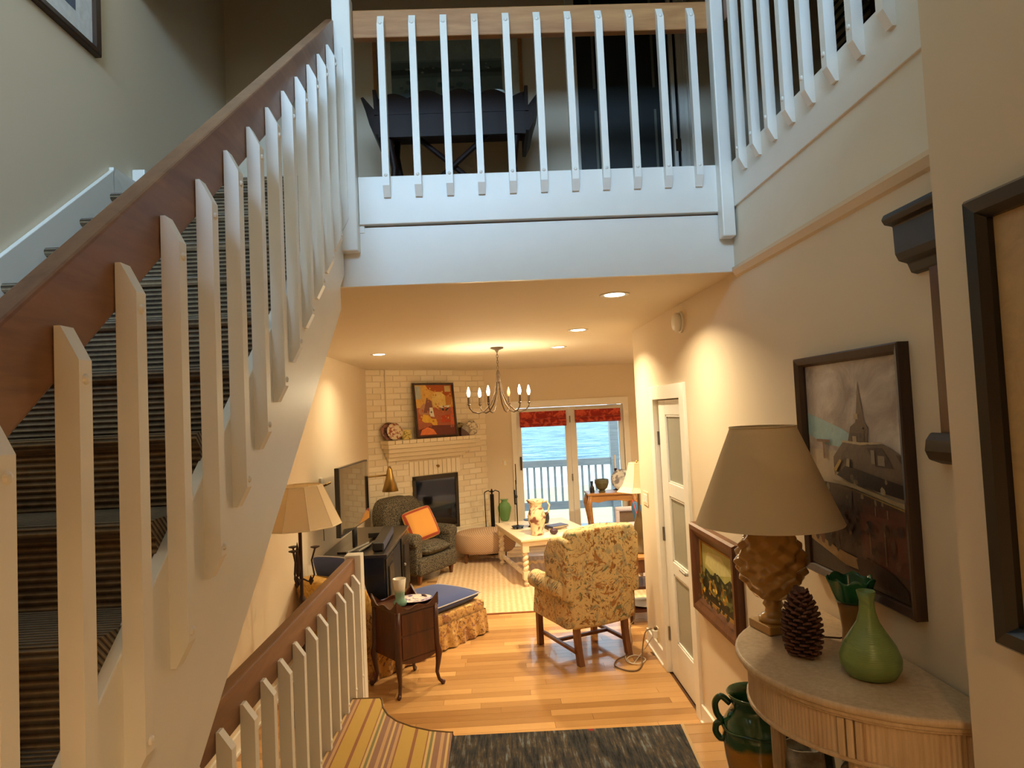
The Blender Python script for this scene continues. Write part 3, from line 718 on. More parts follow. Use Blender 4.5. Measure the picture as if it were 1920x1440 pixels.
MB().tube([(.05, .02, .35), (.1, .05, .33), (.11, .055, .25), (.08, .035, .18)], .011, 8).obj('handle', gm, pt, smooth=True)
dv = thing('dark_bottle_vase', 'dark green bottle vase behind the grey pitcher', 'vase', (1.14, 2.46, ZL))
MB().lathe([(.05, 0), (.07, .03), (.08, .2), (.07, .33), (.04, .4), (.045, .44), (.04, .44)], 28).obj('body', plain('dark_glaze', (56, 66, 44), .25, var=.5, scale=14), dv, smooth=True)
MB().tube([(.04, 0, .43), (.085, -.02, .38), (.09, -.02, .28)], .012, 8).obj('handle', plain('brown_glaze', (66, 38, 26), .3), dv, smooth=True)
bk = thing('black_urn', 'black urn with small lugs under the half-round table', 'urn', (1.06, 1.93, ZL))
MB().lathe([(.06, 0), (.08, .03), (.095, .2), (.092, .38), (.075, .49), (.05, .525), (.06, .54), (.05, .54)], 28).obj('body', plain('black_glaze', (16, 14, 14), .35), bk, smooth=True)
MB().tube([(.0, -.085, .46), (.03, -.105, .5), (.05, -.085, .51)], .011, 8).obj('lug', plain('black_lug', (24, 18, 16), .4), bk, smooth=True)
MB().tube([(.03, .08, .46), (.05, .10, .5), (.07, .07, .5)], .011, 8).obj('lug', plain('black_lug', (24, 18, 16), .4), bk, smooth=True)

# wall-hung dark piece in the niche
wp = thing('wall_cabinet', 'slim dark wall piece with black cornice in the niche by the entry wall', 'wall cabinet', (W, 1.655, 0))
prof = [(-.0, 2.515), (-.09, 2.515), (-.098, 2.50), (-.09, 2.485), (-.066, 2.48), (-.064, 2.40), (-.055, 2.38), (-.03, 2.372), (-.02, 2.345), (-.0, 2.34)]
b = MB().prism(prof, -.09, .165, 'y'); b.obj('cornice', plain('black_moulding', (36, 34, 36), .4), wp, bevel=.004)
MB().box(-.018, 0, -.09, .09, 1.86, 2.36).obj('case', darkwood, wp)
b = MB().prism([(.0, 1.885), (-.03, 1.89), (-.045, 1.87), (-.05, 1.84), (-.04, 1.815), (0, 1.80)], -.07, .12, 'y'); b.obj('foot', plain('dark_foot', (60, 48, 36), .5), wp, bevel=.006)

# wall fittings
def on_wall(name, label, cat, y, z): return thing(name, label, cat, (W, y, z), -PI/2)
sd = on_wall('smoke_detector', 'white smoke detector on the side wall under the ceiling', 'detector', 4.13, 2.525)
MB().lathe([(.07, 0), (.07, .012), (.066, .014)], 28, rot=rotx(PI/2)).obj('mount', white, sd)
MB().lathe([(.06, .014), (.062, .035), (.05, .05), (.02, .054)], 28, rot=rotx(PI/2)).obj('cover', white, sd, smooth=True)
th = on_wall('thermostat', 'round white thermostat dial between landscape painting and lamp shade', 'thermostat', 3.52, 1.565)
MB().lathe([(.045, 0), (.045, .012), (.04, .014)], 24, rot=rotx(PI/2)).obj('mount', white, th)
MB().lathe([(.036, .014), (.036, .03), (.03, .036)], 24, rot=rotx(PI/2)).obj('dial', plain('thermostat_dial', (214, 206, 190), .3), th, smooth=False)
def plate(name, label, y, z, n, wd=.072, rz=-PI/2, x=W, h=.115):
    t = thing(name, label, 'switch' if 'switch' in name else 'outlet', (x, y, z), rz)
    w_ = wd + .046 * (n - 1)
    MB().box(-w_/2, w_/2, -.006, 0, -h/2, h/2).obj('plate', plain('switch_plate', (226, 208, 170), .4), t, bevel=.002)
    for k in range(n):
        cx = (k - (n - 1) / 2) * .046
        MB().box(cx - .016, cx + .016, -.010, -.005, -.034, .034).obj('rocker' if 'switch' in name else 'socket', white, t, bevel=.002)
    return t
plate('light_switch', 'triple light switch on the side wall beyond the frosted door', 5.38, 1.235, 3)
plate('light_switch', 'ribbed triple light switch behind the pineapple lamp', 3.07, 1.30, 3)
plate('light_switch', 'single light switch between fireplace and garden doors', YB, 1.24, 1, rz=0, x=.16).location = (.16, YB, 1.24)
ol = plate('wall_outlet', 'wall outlet with plugged cords near the frosted door', 5.22, .18, 1)
MB().box(-.02, .02, -.045, -.006, -.025, .035).obj('plug', white, ol, bevel=.004)
MB().box(-.015, .012, -.03, -.006, .04, .058).obj('plug', plain('brown_plug', (92, 70, 44), .5), ol, bevel=.003)
cd1 = MB().tube(crv([(1.19, 5.22, .23), (1.13, 5.2, .2), (1.09, 5.16, .05), (1.06, 5.05, .012), (1.0, 4.97, .008), (.92, 4.99, .008), (.86, 5.08, .008), (.90, 5.2, .008), (1.02, 5.32, .008), (1.10, 5.6, .008), (1.16, 5.95, .008), (1.22, 6.0, .1), (1.22, 6.0, .55)], 5), .0055, 6).obj('cord', plain('bronze_cord', (112, 88, 54), .5))
keep(cd1, ol)
cd2 = MB().tube(crv([(1.195, 5.23, .16), (1.14, 5.28, .05), (1.06, 5.2, .008), (1.0, 5.1, .008), (.98, 5.2, .014), (1.06, 5.27, .008), (1.12, 5.18, .008), (1.05, 5.08, .016), (.97, 5.15, .008), (1.0, 5.4, .008), (1.08, 5.9, .008)], 5), .004, 6).obj('cord', plain('white_cord', (214, 206, 190), .5))
keep(cd2, ol)

# ------------------------------------------------------------------ upstairs hall
darkwood_, darkwood = darkwood, plain('ebonised_wood', (34, 16, 11), .5, var=.4, scale=12, spec=.3)
up = thing('butler_table', 'dark tray table on crossed legs upstairs behind the balcony rail', 'table', (-.155, 3.86, ZU))
b = MB(); b.box(-.42, .42, -.2, .2, .545, .565); b.obj('tray_bottom', darkwood, up)
def gallery(a, c, n=9):
    pts = [(a, .55)] + [(a + (c - a) * i / 60, .62 + .04 * abs(math.sin(n/2 * PI * i / 60)) + .03 * math.sin(PI * i / 60)) for i in range(61)] + [(c, .55)]
    return pts
for y0, sgn in ((-.2, -1), (.2, 1)):
    o = MB().prism(gallery(-.44, .44), y0 - .008, y0 + .008, 'y').obj('gallery_side', darkwood, up)
for x0 in (-.43, .43):
    MB().prism([(-.2, .55), (.2, .55), (.24, .68), (.1, .66), (0, .72), (-.1, .66), (-.24, .68)], x0 - .01, x0 + .01, 'x').obj('gallery_end', darkwood, up)
for sx in (-1, 1):
    MB().prism([(sx * .42, .56), (sx * .50, .66), (sx * .515, .655), (sx * .49, .58), (sx * .47, .50), (sx * .44, .44), (sx * .42, .44)], -.2, .2, 'y').obj('drop_leaf', darkwood, up)
for sy in (-1, 1):
    for sx in (-1, 1):
        MB().tube([(sx * .36, sy * .17, 0), (sx * .34, sy * .17, .25), (sx * .37, sy * .17, .45), (sx * .36, sy * .17, .55)], .02, 10).obj('leg', darkwood, up, smooth=True)
MB().cyl((-.3, -.12, .02), (.3, -.12, .54), .016).obj('cross_leg', darkwood, up); MB().cyl((.3, -.09, .02), (-.3, -.09, .54), .016).obj('cross_leg', darkwood, up)
MB().box(-.42, .42, -.205, -.19, .42, .55).obj('apron', darkwood, up)
sea = [((206, 204, 188), full()), ((108, 124, 120), rect(.10, .88, .13, .90)), ((132, 148, 144), rect(.10, .88, .70, .90)), ((84, 98, 98), rect(.10, .88, .52, .68)), ((58, 68, 66), [(.10, .60), (.4, .63), (.7, .58), (.88, .61), (.88, .56), (.5, .57), (.1, .55)]),
    ((150, 156, 150), rect(.2, .24, .60, .615)), ((150, 156, 150), rect(.52, .60, .575, .60)), ((96, 112, 118), [(.10, .13), (.45, .2), (.88, .13), (.88, .35), (.4, .4), (.1, .33)]), ((128, 136, 130), [(.42, .5), (.5, .5), (.46, .3), (.38, .15)])]
sea += daubs([(84, 98, 102), (112, 126, 128), (70, 86, 92)], 40, .13, .85, .16, .5, .03, 21) + daubs([(60, 72, 70), (140, 146, 138)], 16, .13, .85, .55, .63, .015, 22)
picture('seascape_print', 'matted grey-green seascape in a thin wooden frame upstairs', 'picture', .98, .70, honey, [(0, 0), (0, .02), (.022, .024), (.022, 0)], sea, (-.19, 4.22, 4.21), 0)
jg = thing('white_jug', 'white ceramic jug on the upstairs tray table', 'jug', (.12, 3.93, ZU + .565))
MB().lathe([(.05, 0), (.07, .03), (.075, .09), (.055, .15), (.04, .19), (.05, .23), (.045, .23)], 24).obj('body', plain('jug_white', (222, 220, 206), .3), jg, smooth=True)
MB().tube([(.045, 0, .2), (.09, 0, .19), (.1, 0, .14), (.07, 0, .08)], .009, 8).obj('handle', plain('jug_white', (222, 220, 206), .3), jg, smooth=True)
darkwood = darkwood_
lv = thing('louvered_shutter', 'dark brown louvered shutter behind the gallery balusters', 'shutter', (2.2, 2.9, ZU))
dbr = plain('dark_louver', (34, 22, 18), .5, var=.3)
b = MB(); b.box(0, .04, -1.1, 1.1, 0, .08); b.box(0, .04, -1.1, 1.1, 2.0, 2.1)
for y0 in (-1.1, -.56, -.03, .5, 1.04): b.box(0, .04, y0, y0 + .06, 0, 2.1)
b.obj('frame', dbr, lv)
slat = MB().box(-.004, .004, -.24, .24, -.035, .035, roty(.6)).mesh('slat', dbr)
for c in range(4):
    for k in range(32): place(slat, 'slat', lv, (.02, -.8 + .535 * c, .11 + .06 * k))
# ------------------------------------------------------------------ fabrics
def floral(name, base, cols, sc=7., rough=.9):
    t = NT(name); d = t.noise(3.2, 3); mixv = t.n('ShaderNodeMix', data_type='VECTOR')
    mixv.inputs[0].default_value = .18; t.l(t.tc.outputs['Object'], mixv.inputs[4]); t.l(d.outputs['Color'], mixv.inputs[5]); v = mixv.outputs[1]
    col = rgb(*base); n0 = t.noise(5, 3, vec=v); col = t.mix(n0.outputs[0], sh(col, .82), sh(col, 1.12))
    for k, (c, s, lo, hi) in enumerate(cols):
        mp = t.n('ShaderNodeMapping'); mp.inputs['Location'].default_value = (3.1 * k, 1.7 * k, 5.3 * k); t.l(v, mp.inputs[0])
        n = t.noise(s, 4, .65, mp.outputs[0], 1.6)
        col = t.mix(t.ramp(n.outputs[0], [(lo, (0, 0, 0, 1)), (hi, (1, 1, 1, 1))]), col, rgb(*c))
    t.bump(t.noise(250, 2).outputs[0], .2, .002)
    return t.done(col, rough, spec=.2, sheen=.1)
flor = floral('bird_floral_fabric', (208, 182, 130), [((164, 154, 124), 8, .52, .60), ((158, 110, 62), 15, .55, .60), ((110, 112, 84), 12, .59, .62), ((124, 86, 42), 26, .58, .62), ((104, 70, 72), 12, .635, .66), ((226, 198, 130), 15, .62, .68)])
flor2 = floral('rose_floral_fabric', (192, 150, 86), [((150, 104, 66), 11, .5, .58), ((110, 76, 40), 26, .55, .62), ((128, 84, 92), 10, .60, .66), ((216, 182, 120), 16, .60, .66)])
ygold = floral('gold_damask_fabric', (196, 152, 72), [((158, 114, 46), 22, .5, .6), ((220, 184, 110), 30, .58, .66)])
blue = plain('blue_denim', (66, 78, 124), .9, var=.15, scale=200, bump=.3, bscale=400, spec=.15, sheen=.2)
piping = plain('pale_piping', (172, 170, 176), .8)
wv_ = NT('grey_herringbone'); q = wv_.xyz()
s1 = wv_.math('SINE', wv_.math('MULTIPLY', wv_.math('ADD', wv_.math('ADD', q[0], q[1]), q[2]), 2*PI/.04)); s2 = wv_.math('SINE', wv_.math('MULTIPLY', wv_.math('SUBTRACT', wv_.math('SUBTRACT', q[0], q[1]), q[2]), 2*PI/.03))
f = wv_.math('ADD', wv_.math('MULTIPLY', wv_.math('ADD', s1, wv_.math('MULTIPLY', s2, .4)), .25), .5)
vv = wv_.n('ShaderNodeTexVoronoi'); vv.inputs['Scale'].default_value = 105; wv_.l(wv_.tc.outputs['Object'], vv.inputs['Vector']); f = wv_.math('MULTIPLY', vv.outputs['Distance'], 1.15)
wv_.bump(f, .3, .003)
weave = wv_.done(wv_.ramp(f, [(.3, rgb(126, 118, 100)), (.75, rgb(52, 48, 42))]), .9, spec=.15)
tuft = NT('beige_weave'); q = tuft.xyz(); s1 = tuft.math('SINE', tuft.math('MULTIPLY', tuft.math('ADD', q[0], q[2]), 2*PI/.03)); tuft = tuft.done(tuft.ramp(tuft.math('ADD', tuft.math('MULTIPLY', s1, .3), .5), [(.2, rgb(172, 138, 108)), (.8, rgb(206, 176, 142))]), .9)
lav = plain('lavender_linen', (196, 190, 200), .9, var=.08, scale=60, bump=.2, bscale=200)

# ------------------------------------------------------------------ fireplace across the corner
ang = math.atan2(.595, .804)
FX, FY = -1.41, 8.77
fp = thing('fireplace', 'white painted brick corner fireplace with corbelled mantel', 'fireplace', (FX, FY, 0), ang)
brickm = NT('painted_brick'); n = brickm.noise(22, 4, .6); oi = brickm.n('ShaderNodeObjectInfo'); brickm.bump(n.outputs[0], .35, .006)
brickm = brickm.done(brickm.mix(oi.outputs['Random'], rgb(228, 214, 186), rgb(240, 230, 208)), .55)
mort = plain('painted_mortar', (222, 208, 180), .8, bump=.3, bscale=60)
FL = 1.62; OX0, OX1, OZ0, OZ1 = .345, 1.085, .40, 1.17
b = MB()
b.box(0, OX0, 0, .06, 0, ZC); b.box(OX1, FL, 0, .03, 0, ZC); b.box(OX0, OX1, 0, .06, OZ1, ZC); b.box(OX0, OX1, 0, .06, 0, OZ0)
b.box(-.31, 0, .02, .06, 0, ZC); b.box(-.012, .01, -.004, .05, 0, ZC)
b.obj('masonry_core', mort, fp)
bl, bh, jt = .205, .069, .011
full_b = MB().box(0, bl, -.007, .03, 0, bh).mesh('brick', brickm)
bm_ = bmesh.new(); bm_.from_mesh(full_b); bmesh.ops.bevel(bm_, geom=[e for e in bm_.edges if all(v.co.y < 0 for v in e.verts)], offset=.003, segments=1, affect='EDGES'); bm_.to_mesh(full_b); bm_.free()
cuts = {}
def brick(x0, x1, z, y=0):
    L = round(x1 - x0, 2)
    if abs((x1 - x0) - bl) < .004: me = full_b
    else:
        if L not in cuts: cuts[L] = MB().box(0, L, -.007, .03, 0, bh).mesh('brick', brickm)
        me = cuts[L]
    place(me, 'brick', fp, (x0, y, z))
rows = int(ZC / (bh + jt))
for r in range(rows):
    z = .006 + r * (bh + jt)
    x = -(bl + jt) / 2 * (r % 2)
    while x < FL - .03:
        a, c = max(x, 0), min(x + bl, FL)
        spans = [(a, c)]
        lo, hi = (OX0 - .045, OX1 + .045) if z > OZ1 - .02 and z < OZ1 + .21 else (OX0, OX1)
        if z + bh > OZ0 and z < OZ1 + .21:
            spans = [(s0, s1) for s0, s1 in ((a, min(c, lo)), (max(a, hi), c)) if s1 - s0 > .03]
        for s0, s1 in spans:
            if s1 - s0 > .03 and not (1.42 < z + .03 < 1.66 and 0 < s0 < 1.0): brick(s0, s1, z)
        x += bl + jt
    x = -.40 + (0 if r % 2 else -.1)
    while x < -.02:
        a, c = max(x, -.30), min(x + bl, .0)
        if c - a > .03: brick(a, c, z, .02)
        x += bl + jt
sol = MB().box(0, .066, -.014, .03, 0, .195).mesh('brick', brickm)
k = 0
x = OX0 - .04
while x < OX1 + .01:
    place(sol, 'brick', fp, (x, 0, OZ1 + .012)); x += .0755
# corbelled mantel
mt = MB(); mt.box(-.03, 1.20, -.06, 0, 1.41, 1.465); mt.box(-.05, 1.26, -.115, 0, 1.468, 1.523); mt.box(-.075, 1.32, -.165, 0, 1.526, 1.581); mt.box(-.10, 1.37, -.21, 0, 1.584, 1.64)
mo = mt.obj('mantel', brickm, fp, bevel=.005)
for k in range(14): MB().box(-.11 + k * .1065, -.11 + k * .1065 + .1, -.225, 0, 1.642, 1.69).obj('brick', brickm, mo, bevel=.004)
# raised hearth, firebox and black surround
MB().box(-.05, 1.9, -.20, 0, 0, .355).obj('hearth', brickm, fp); MB().box(-.06, 1.92, -.215, 0, .355, .385).obj('hearth_slab', brickm, fp, bevel=.005)
sb = MB(); sb.box(OX0, OX1, -.018, .0, OZ1 - .06, OZ1); sb.box(OX0, OX0 + .05, -.018, 0, OZ0, OZ1); sb.box(OX1 - .05, OX1, -.018, 0, OZ0, OZ1); sb.box(OX0, OX1, -.018, 0, OZ0, OZ0 + .04)
sb.obj('surround', plain('dark_bronze', (60, 54, 46), .5, .4), fp, bevel=.003)
fb = MB(); fb.box(OX0, OX1, .22, .24, OZ0, OZ1); fb.box(OX0, OX0 + .012, 0, .23, OZ0, OZ1); fb.box(OX1 - .012, OX1, 0, .23, OZ0, OZ1); fb.box(OX0, OX1, 0, .23, OZ1 - .012, OZ1); fb.box(OX0, OX1, 0, .23, OZ0, OZ0 + .012)
fb.obj('firebox', plain('soot', (18, 16, 15), .7), fp)
MB().box(OX0 + .05, OX1 - .05, -.008, -.003, OZ0 + .04, OZ1 - .06).obj('fire_glass', plain('black_glass', (8, 8, 9), .08, coat=.5), fp)
MB().cyl((.74, -.015, 1.295), (.74, -.05, 1.29), .012).sphere((.74, -.055, 1.29), .02).obj('damper_knob', brass, fp)
def fpt(x, y, z=0):
    return (FX + x * math.cos(ang) - y * math.sin(ang), FY + x * math.sin(ang) + y * math.cos(ang), z)

# still-life painting leaning on the mantel
still = [((172, 96, 64), full()), ((216, 172, 90), rect(0, 1, .55, 1)), ((170, 178, 172), rect(.02, .16, .72, .98)), ((168, 84, 36), [(.3, 1), (1, 1), (1, .72), (.7, .8), (.35, .92)]), ((190, 128, 60), [(.6, .55), (.95, .6), (1, .75), (.75, .8)]), ((196, 176, 120), rect(.80, .96, .86, .98)),
    ((226, 196, 118), [(.44, .6), (.44, .8), (.55, .86), (.7, .86), (.8, .78), (.8, .6), (.6, .5)]), ((178, 132, 100), [(.05, .5), (.2, .64), (.35, .6), (.42, .5), (.3, .4), (.08, .42)]), ((130, 84, 74), [(.18, .45), (.3, .75), (.42, .68), (.45, .45)]),
    ((222, 228, 214), [(.62, .57), (.9, .59), (.86, .54), (.68, .53)]), ((60, 64, 48), [(.66, .53), (.88, .54), (.8, .47), (.7, .47)]), ((232, 226, 206), [(.33, .38), (.35, .55), (.43, .55), (.46, .36)]), ((110, 118, 130), rect(.365, .41, .44, .48)),
    ((226, 178, 66), [(.12, .30), (.16, .42), (.3, .40), (.38, .33), (.5, .32), (.52, .2), (.45, .15), (.36, .25), (.18, .26)]), ((186, 70, 36), [(.62, .24), (.64, .38), (.85, .4), (.92, .25)]), ((206, 92, 54), [(.9, .45), (.96, .62), (.97, .2), (.88, .2)]),
    ((104, 44, 36), [(0, .12), (.4, .2), (1, .18), (1, 0), (0, 0)]), ((222, 122, 64), [(.04, .02), (.1, .12), (.25, .17), (.4, .12), (.48, .02)])] + daubs([(196, 120, 70), (176, 92, 58), (214, 160, 90), (150, 100, 84)], 40, .05, .95, .15, .6, .03, 31) + daubs([(224, 180, 92), (196, 140, 66), (206, 170, 120)], 24, .1, .95, .6, .95, .03, 32)
px, py, _ = fpt(.69, -.105)
picture('still_life_painting', 'still life painting in orange and gold leaning on the mantel', 'painting', .66, .76, darkframe, [(0, 0), (0, .022), (.006, .028), (.028, .022), (.028, 0)], still, (px, py, 2.072), ang, tilt=math.radians(-6))
def china(name, label, s, r, z=1.69, lean=12, m=None, cat='plate', sq=None, y=-.1):
    t = thing(name, label, cat, fpt(s, y, z + .002), ang); t.rotation_euler = (math.radians(-lean), 0, ang)
    if sq: MB().box(-sq[0]/2, sq[0]/2, -.006, .006, 0, sq[1]).obj('card', m, t)
    else:
        MB().lathe([(.001, 0), (r * .62, .002), (r * .66, .008), (r, .018), (r, .022), (r * .64, .012), (.001, .006)], 32, (0, 0, r), rotx(PI/2)).obj('plate_body', m, t, smooth=True)
    return t
def chin(name, a, b_, s=26):
    t = NT(name); n = t.noise(s, 3, dist=.6); return t.done(t.ramp(n.outputs[0], [(.5, rgb(*a)), (.6, rgb(*b_))]), .2)
china('mantel_plate', 'rust red and white oval plate beside the still life on the mantel', .06, .115, m=chin('rust_china', (232, 216, 190), (160, 84, 64)))
china('mantel_plate', 'dark rimmed plate standing behind the oval plate on the mantel', .0, .12, m=chin('plum_china', (150, 108, 96), (90, 60, 56)), y=-.06)
china('greeting_card', 'small yellow floral card on the mantel', .24, 0, m=chin('card_print', (228, 208, 130), (140, 130, 60), 40), sq=(.14, .13), cat='card')
china('mantel_plate', 'small olive and silver plate beside the still life painting', 1.13, .095, m=chin('olive_china', (176, 160, 120), (92, 92, 50), 20), y=-.06)
china('mantel_plate', 'small grey silver plate in front of the olive plate', 1.19, .075, m=plain('silver_china', (166, 158, 148), .2, var=.2), y=-.11)
china('mantel_plate', 'white plate with grey leaf pattern on the mantel', 1.31, .105, m=chin('white_china', (232, 222, 200), (150, 140, 116), 30), y=-.1)
bx = MB().prism([(-.07, 0), (.08, 0), (.04, .05), (-.02, .09), (-.07, .12)], -.03, .03, 'y').obj('carved_box', darkwood); bx.location = fpt(1.11, -.185, 1.69); bx.rotation_euler = (0, 0, ang); props(bx, 'dark carved wedge lying on the mantel', 'ornament')

# fireside tools
ft = thing('fireplace_tools', 'black iron fireplace tool set beside the hearth', 'fireplace tools', fpt(1.44, -.33, 0), 0)
MB().lathe([(.11, 0), (.11, .012), (.03, .03), (.012, .05), (.012, .86), (.02, .88), (.001, .92)], 16).obj('stand', blackm, ft)
for a in (-1, 1):
    MB().tube([(0, 0, .86), (a * .05, 0, .89), (a * .1, 0, .87), (a * .105, 0, .85)], .007, 6).obj('arm', blackm, ft)
MB().tube([(-.105, 0, .86), (-.10, 0, .3), (-.10, 0, .12)], .006, 6).cyl((-.1, 0, .3), (-.1, 0, .1), .016, .022).obj('poker', blackm, ft)
MB().tube([(.105, 0, .86), (.09, 0, .5), (.085, 0, .28)], .006, 6).prism([(.05, .28), (.12, .28), (.13, .1), (.1, .08), (.05, .1)], -.006, .006, 'y').obj('shovel', blackm, ft)
MB().box(-.028, .028, -.02, .02, .12, .84).obj('brush', blackm, ft, bevel=.01)
gj = thing('green_jug', 'matte green two-handled jug at the end of the hearth', 'jug', fpt(1.83, -.10, .387))
gg = plain('matte_green', (112, 160, 98), .5, var=.12)
MB().lathe([(.055, 0), (.07, .02), (.1, .15), (.105, .2), (.085, .25), (.055, .275), (.052, .3), (.07, .32), (.062, .32)], 28).obj('body', gg, gj, smooth=True)
for a in (0, PI): MB().tube([(.055 * math.cos(a), .0, .3), (.1 * math.cos(a), 0, .29), (.108 * math.cos(a), 0, .25), (.09 * math.cos(a), 0, .22)], .009, 8).obj('handle', gg, gj, smooth=True)

# ------------------------------------------------------------------ ceiling lights
emi = NT('lamp_lens'); emi.p.inputs['Emission Color'].default_value = (1, .83, .58, 1); emi.p.inputs['Emission Strength'].default_value = 14; emi = emi.done((1, .9, .75, 1), .4)
def disk(name, loc, r, power, parent=None, spread=2.4):
    l = bpy.data.lights.new(name, 'AREA'); l.shape = 'DISK'; l.size = 2 * r; l.energy = power; l.color = (1, .79, .48) if power != 28 else (1, .64, .31); l.spread = spread
    o = bpy.data.objects.new(name, l); COL.objects.link(o); o.location = loc; o.parent = parent; return o
for (x, y, e, lab) in ((.73, 3.68, 17, 'recessed ceiling light just inside the balcony edge'), (.73, 5.27, 26, 'recessed ceiling light above the wing chair'), (.71, 6.65, 54, 'recessed ceiling light between chandelier and garden doors'), (-1.12, 6.62, 10, 'recessed ceiling light above the media console'), (2.3, 7.7, 42, 'added unseen ceiling light above the loveseat'), (.35, -.6, 28, 'added unseen ceiling light over the entry')):  # loveseat and entry lights are added out of view to brighten those areas
    t = thing('recessed_light', lab, 'ceiling light', (x, y, ZC if y > 0 else 2.64))
    b = MB(); b.lathe([(.058, -.002), (.082, -.006), (.086, -.001), (.058, .0)], 32); b.obj('trim_ring', white, t, smooth=True)
    MB().lathe([(.001, -.004), (.057, -.004), (.057, -.001)], 32).obj('lens', emi, t)
    disk('recessed_lamp', (0, 0, -.012), .055, e, t)
# chandelier
ch = thing('chandelier', 'bronze six-arm chandelier with candle bulbs hanging from the ceiling', 'chandelier', (.075, 6.43, ZC), math.radians(10))
MB().lathe([(.001, 0), (.065, -.0), (.065, -.012), (.02, -.028), (.008, -.05)], 20).obj('ceiling_canopy', bronze, ch)
cb = MB()
for k in range(6):
    z = -.06 - k * .028
    cb.tube([((.009 * math.cos(a)) * (k % 2), (.009 * math.cos(a)) * (1 - k % 2), z + .018 * math.sin(a)) for a in [2*PI*i/10 for i in range(11)]], .0025, 5)
cb.obj('chain', bronze, ch)
MB().lathe([(.004, -.22), (.016, -.24), (.02, -.27), (.016, -.30), (.022, -.33), (.012, -.36)], 16).obj('column', bronze, ch, smooth=True)
bulb_on = NT('lit_bulb'); bulb_on.p.inputs['Emission Color'].default_value = (1, .80, .50, 1); bulb_on.p.inputs['Emission Strength'].default_value = 22; bulb_on = bulb_on.done((1, .9, .7, 1), .3)
bulb_off = plain('clear_bulb', (214, 190, 140), .1)
for k in range(6):
    a = PI / 3 * k; ca, sa = math.cos(a), math.sin(a)
    pts = [(.012, -.27), (.02, -.36), (.04, -.46), (.085, -.56), (.15, -.625), (.21, -.645), (.265, -.63), (.298, -.59), (.302, -.555)]
    arm = MB().tube([(r * ca, r * sa, z) for r, z in pts], .006, 8).obj('arm', bronze, ch, smooth=True)
    x, y = .302 * ca, .302 * sa
    MB().lathe([(.004, -.57), (.018, -.555), (.012, -.55), (.012, -.485), (.008, -.48)], 12, (x, y, 0)).obj('candle_sleeve', bronze, arm)
    MB().lathe([(.006, -.485), (.016, -.455), (.017, -.44), (.010, -.41), (.002, -.385)], 12, (x, y, 0)).obj('bulb', bulb_off if k == 1 else bulb_on, arm, smooth=True)
    if k != 1:
        l = bpy.data.lights.new('candle_bulb_light', 'POINT'); l.energy = 5.5; l.color = (1, .79, .48); l.shadow_soft_size = .03
        o = bpy.data.objects.new('candle_bulb_light', l); COL.objects.link(o); o.parent = ch; o.location = (x, y, -.372)

# ------------------------------------------------------------------ wing chair seen from behind
def loftbox(b, secs, n=1):
    """closed loft through equal-length 3-D loops"""
    R = [[b.bm.verts.new(p) for p in s] for s in secs]
    m = len(R[0])
    for a, c in zip(R, R[1:]):
        for i in range(m): b.bm.faces.new((a[i], a[(i+1) % m], c[(i+1) % m], c[i]))
    b.bm.faces.new(R[0][::-1]); b.bm.faces.new(R[-1]); return b
wc = thing('wing_chair', 'wing chair upholstered in golden bird floral fabric, seen from behind', 'chair', (.69, 5.505, 0), math.radians(23.4))
bk_ = MB()
secs = []
for z, hw, yo in ((.27, .275, 0), (.40, .29, -.005), (.55, .30, -.02), (.72, .31, -.035), (.88, .318, -.05), (.98, .318, -.06)):
    secs.append([(-hw, -.30 + yo, z), (0, -.325 + yo, z), (hw, -.30 + yo, z), (hw, -.17 + yo, z), (0, -.16 + yo, z), (-hw, -.17 + yo, z)])
secs.append([(-.308, -.365, 1.05), (0, -.39, 1.08), (.308, -.365, 1.05), (.308, -.25, 1.05), (0, -.24, 1.075), (-.308, -.25, 1.05)])
loftbox(bk_, secs).obj('backrest', flor, wc, smooth=True, bevel=.035, seg=4, angle=40)
for s in (-1, 1):
    w_ = MB().prism([(-.34, .50), (-.10, .52), (.02, .66), (.03, .84), (-.06, .96), (-.22, 1.0), (-.36, .99)], s * .305 - .04, s * .305 + .04, 'x').obj('wing', flor, wc, smooth=True, bevel=.03, seg=3)
    MB().cyl((s * .315, -.28, .585), (s * .325, .24, .585), .07, .075, 16).obj('arm_roll', flor, wc, smooth=True, bevel=.02)
    MB().prism([(-.28, .28), (.31, .28), (.25, .56), (-.28, .56)], s * .29 - .035, s * .29 + .035, 'x').obj('arm_panel', flor, wc, smooth=True, bevel=.02)
MB().box(-.29, .29, -.26, .32, .27, .37).obj('seat_frame', flor, wc, smooth=True, bevel=.02)
cushion('seat_cushion', flor, .50, .54, .13, (0, .07, .43), wc)
for sx, sy in ((-1, -1), (1, -1), (-1, 1), (1, 1)):
    tx = sx * (.225 if sy < 0 else .27); ty = -.26 if sy < 0 else .29
    kick = -.045 if sy < 0 else 0
    secs = [[(tx + a * .024, ty + kick * (1 - z / .29) ** 2 + c * .024, z) for a, c in ((-1, -1), (1, -1), (1, 1), (-1, 1))] for z in (0, .1, .2, .29)]
    loftbox(MB(), secs).obj('leg', midwood, wc, bevel=.003)
for sx in (-1, 1): MB().prism([(-.28, .09), (.29, .09), (.29, .115), (-.28, .115)], sx * .247 - .013, sx * .247 + .013, 'x').obj('stretcher', midwood, wc)
MB().box(-.24, .24, .02, .046, .09, .115).obj('stretcher', midwood, wc)

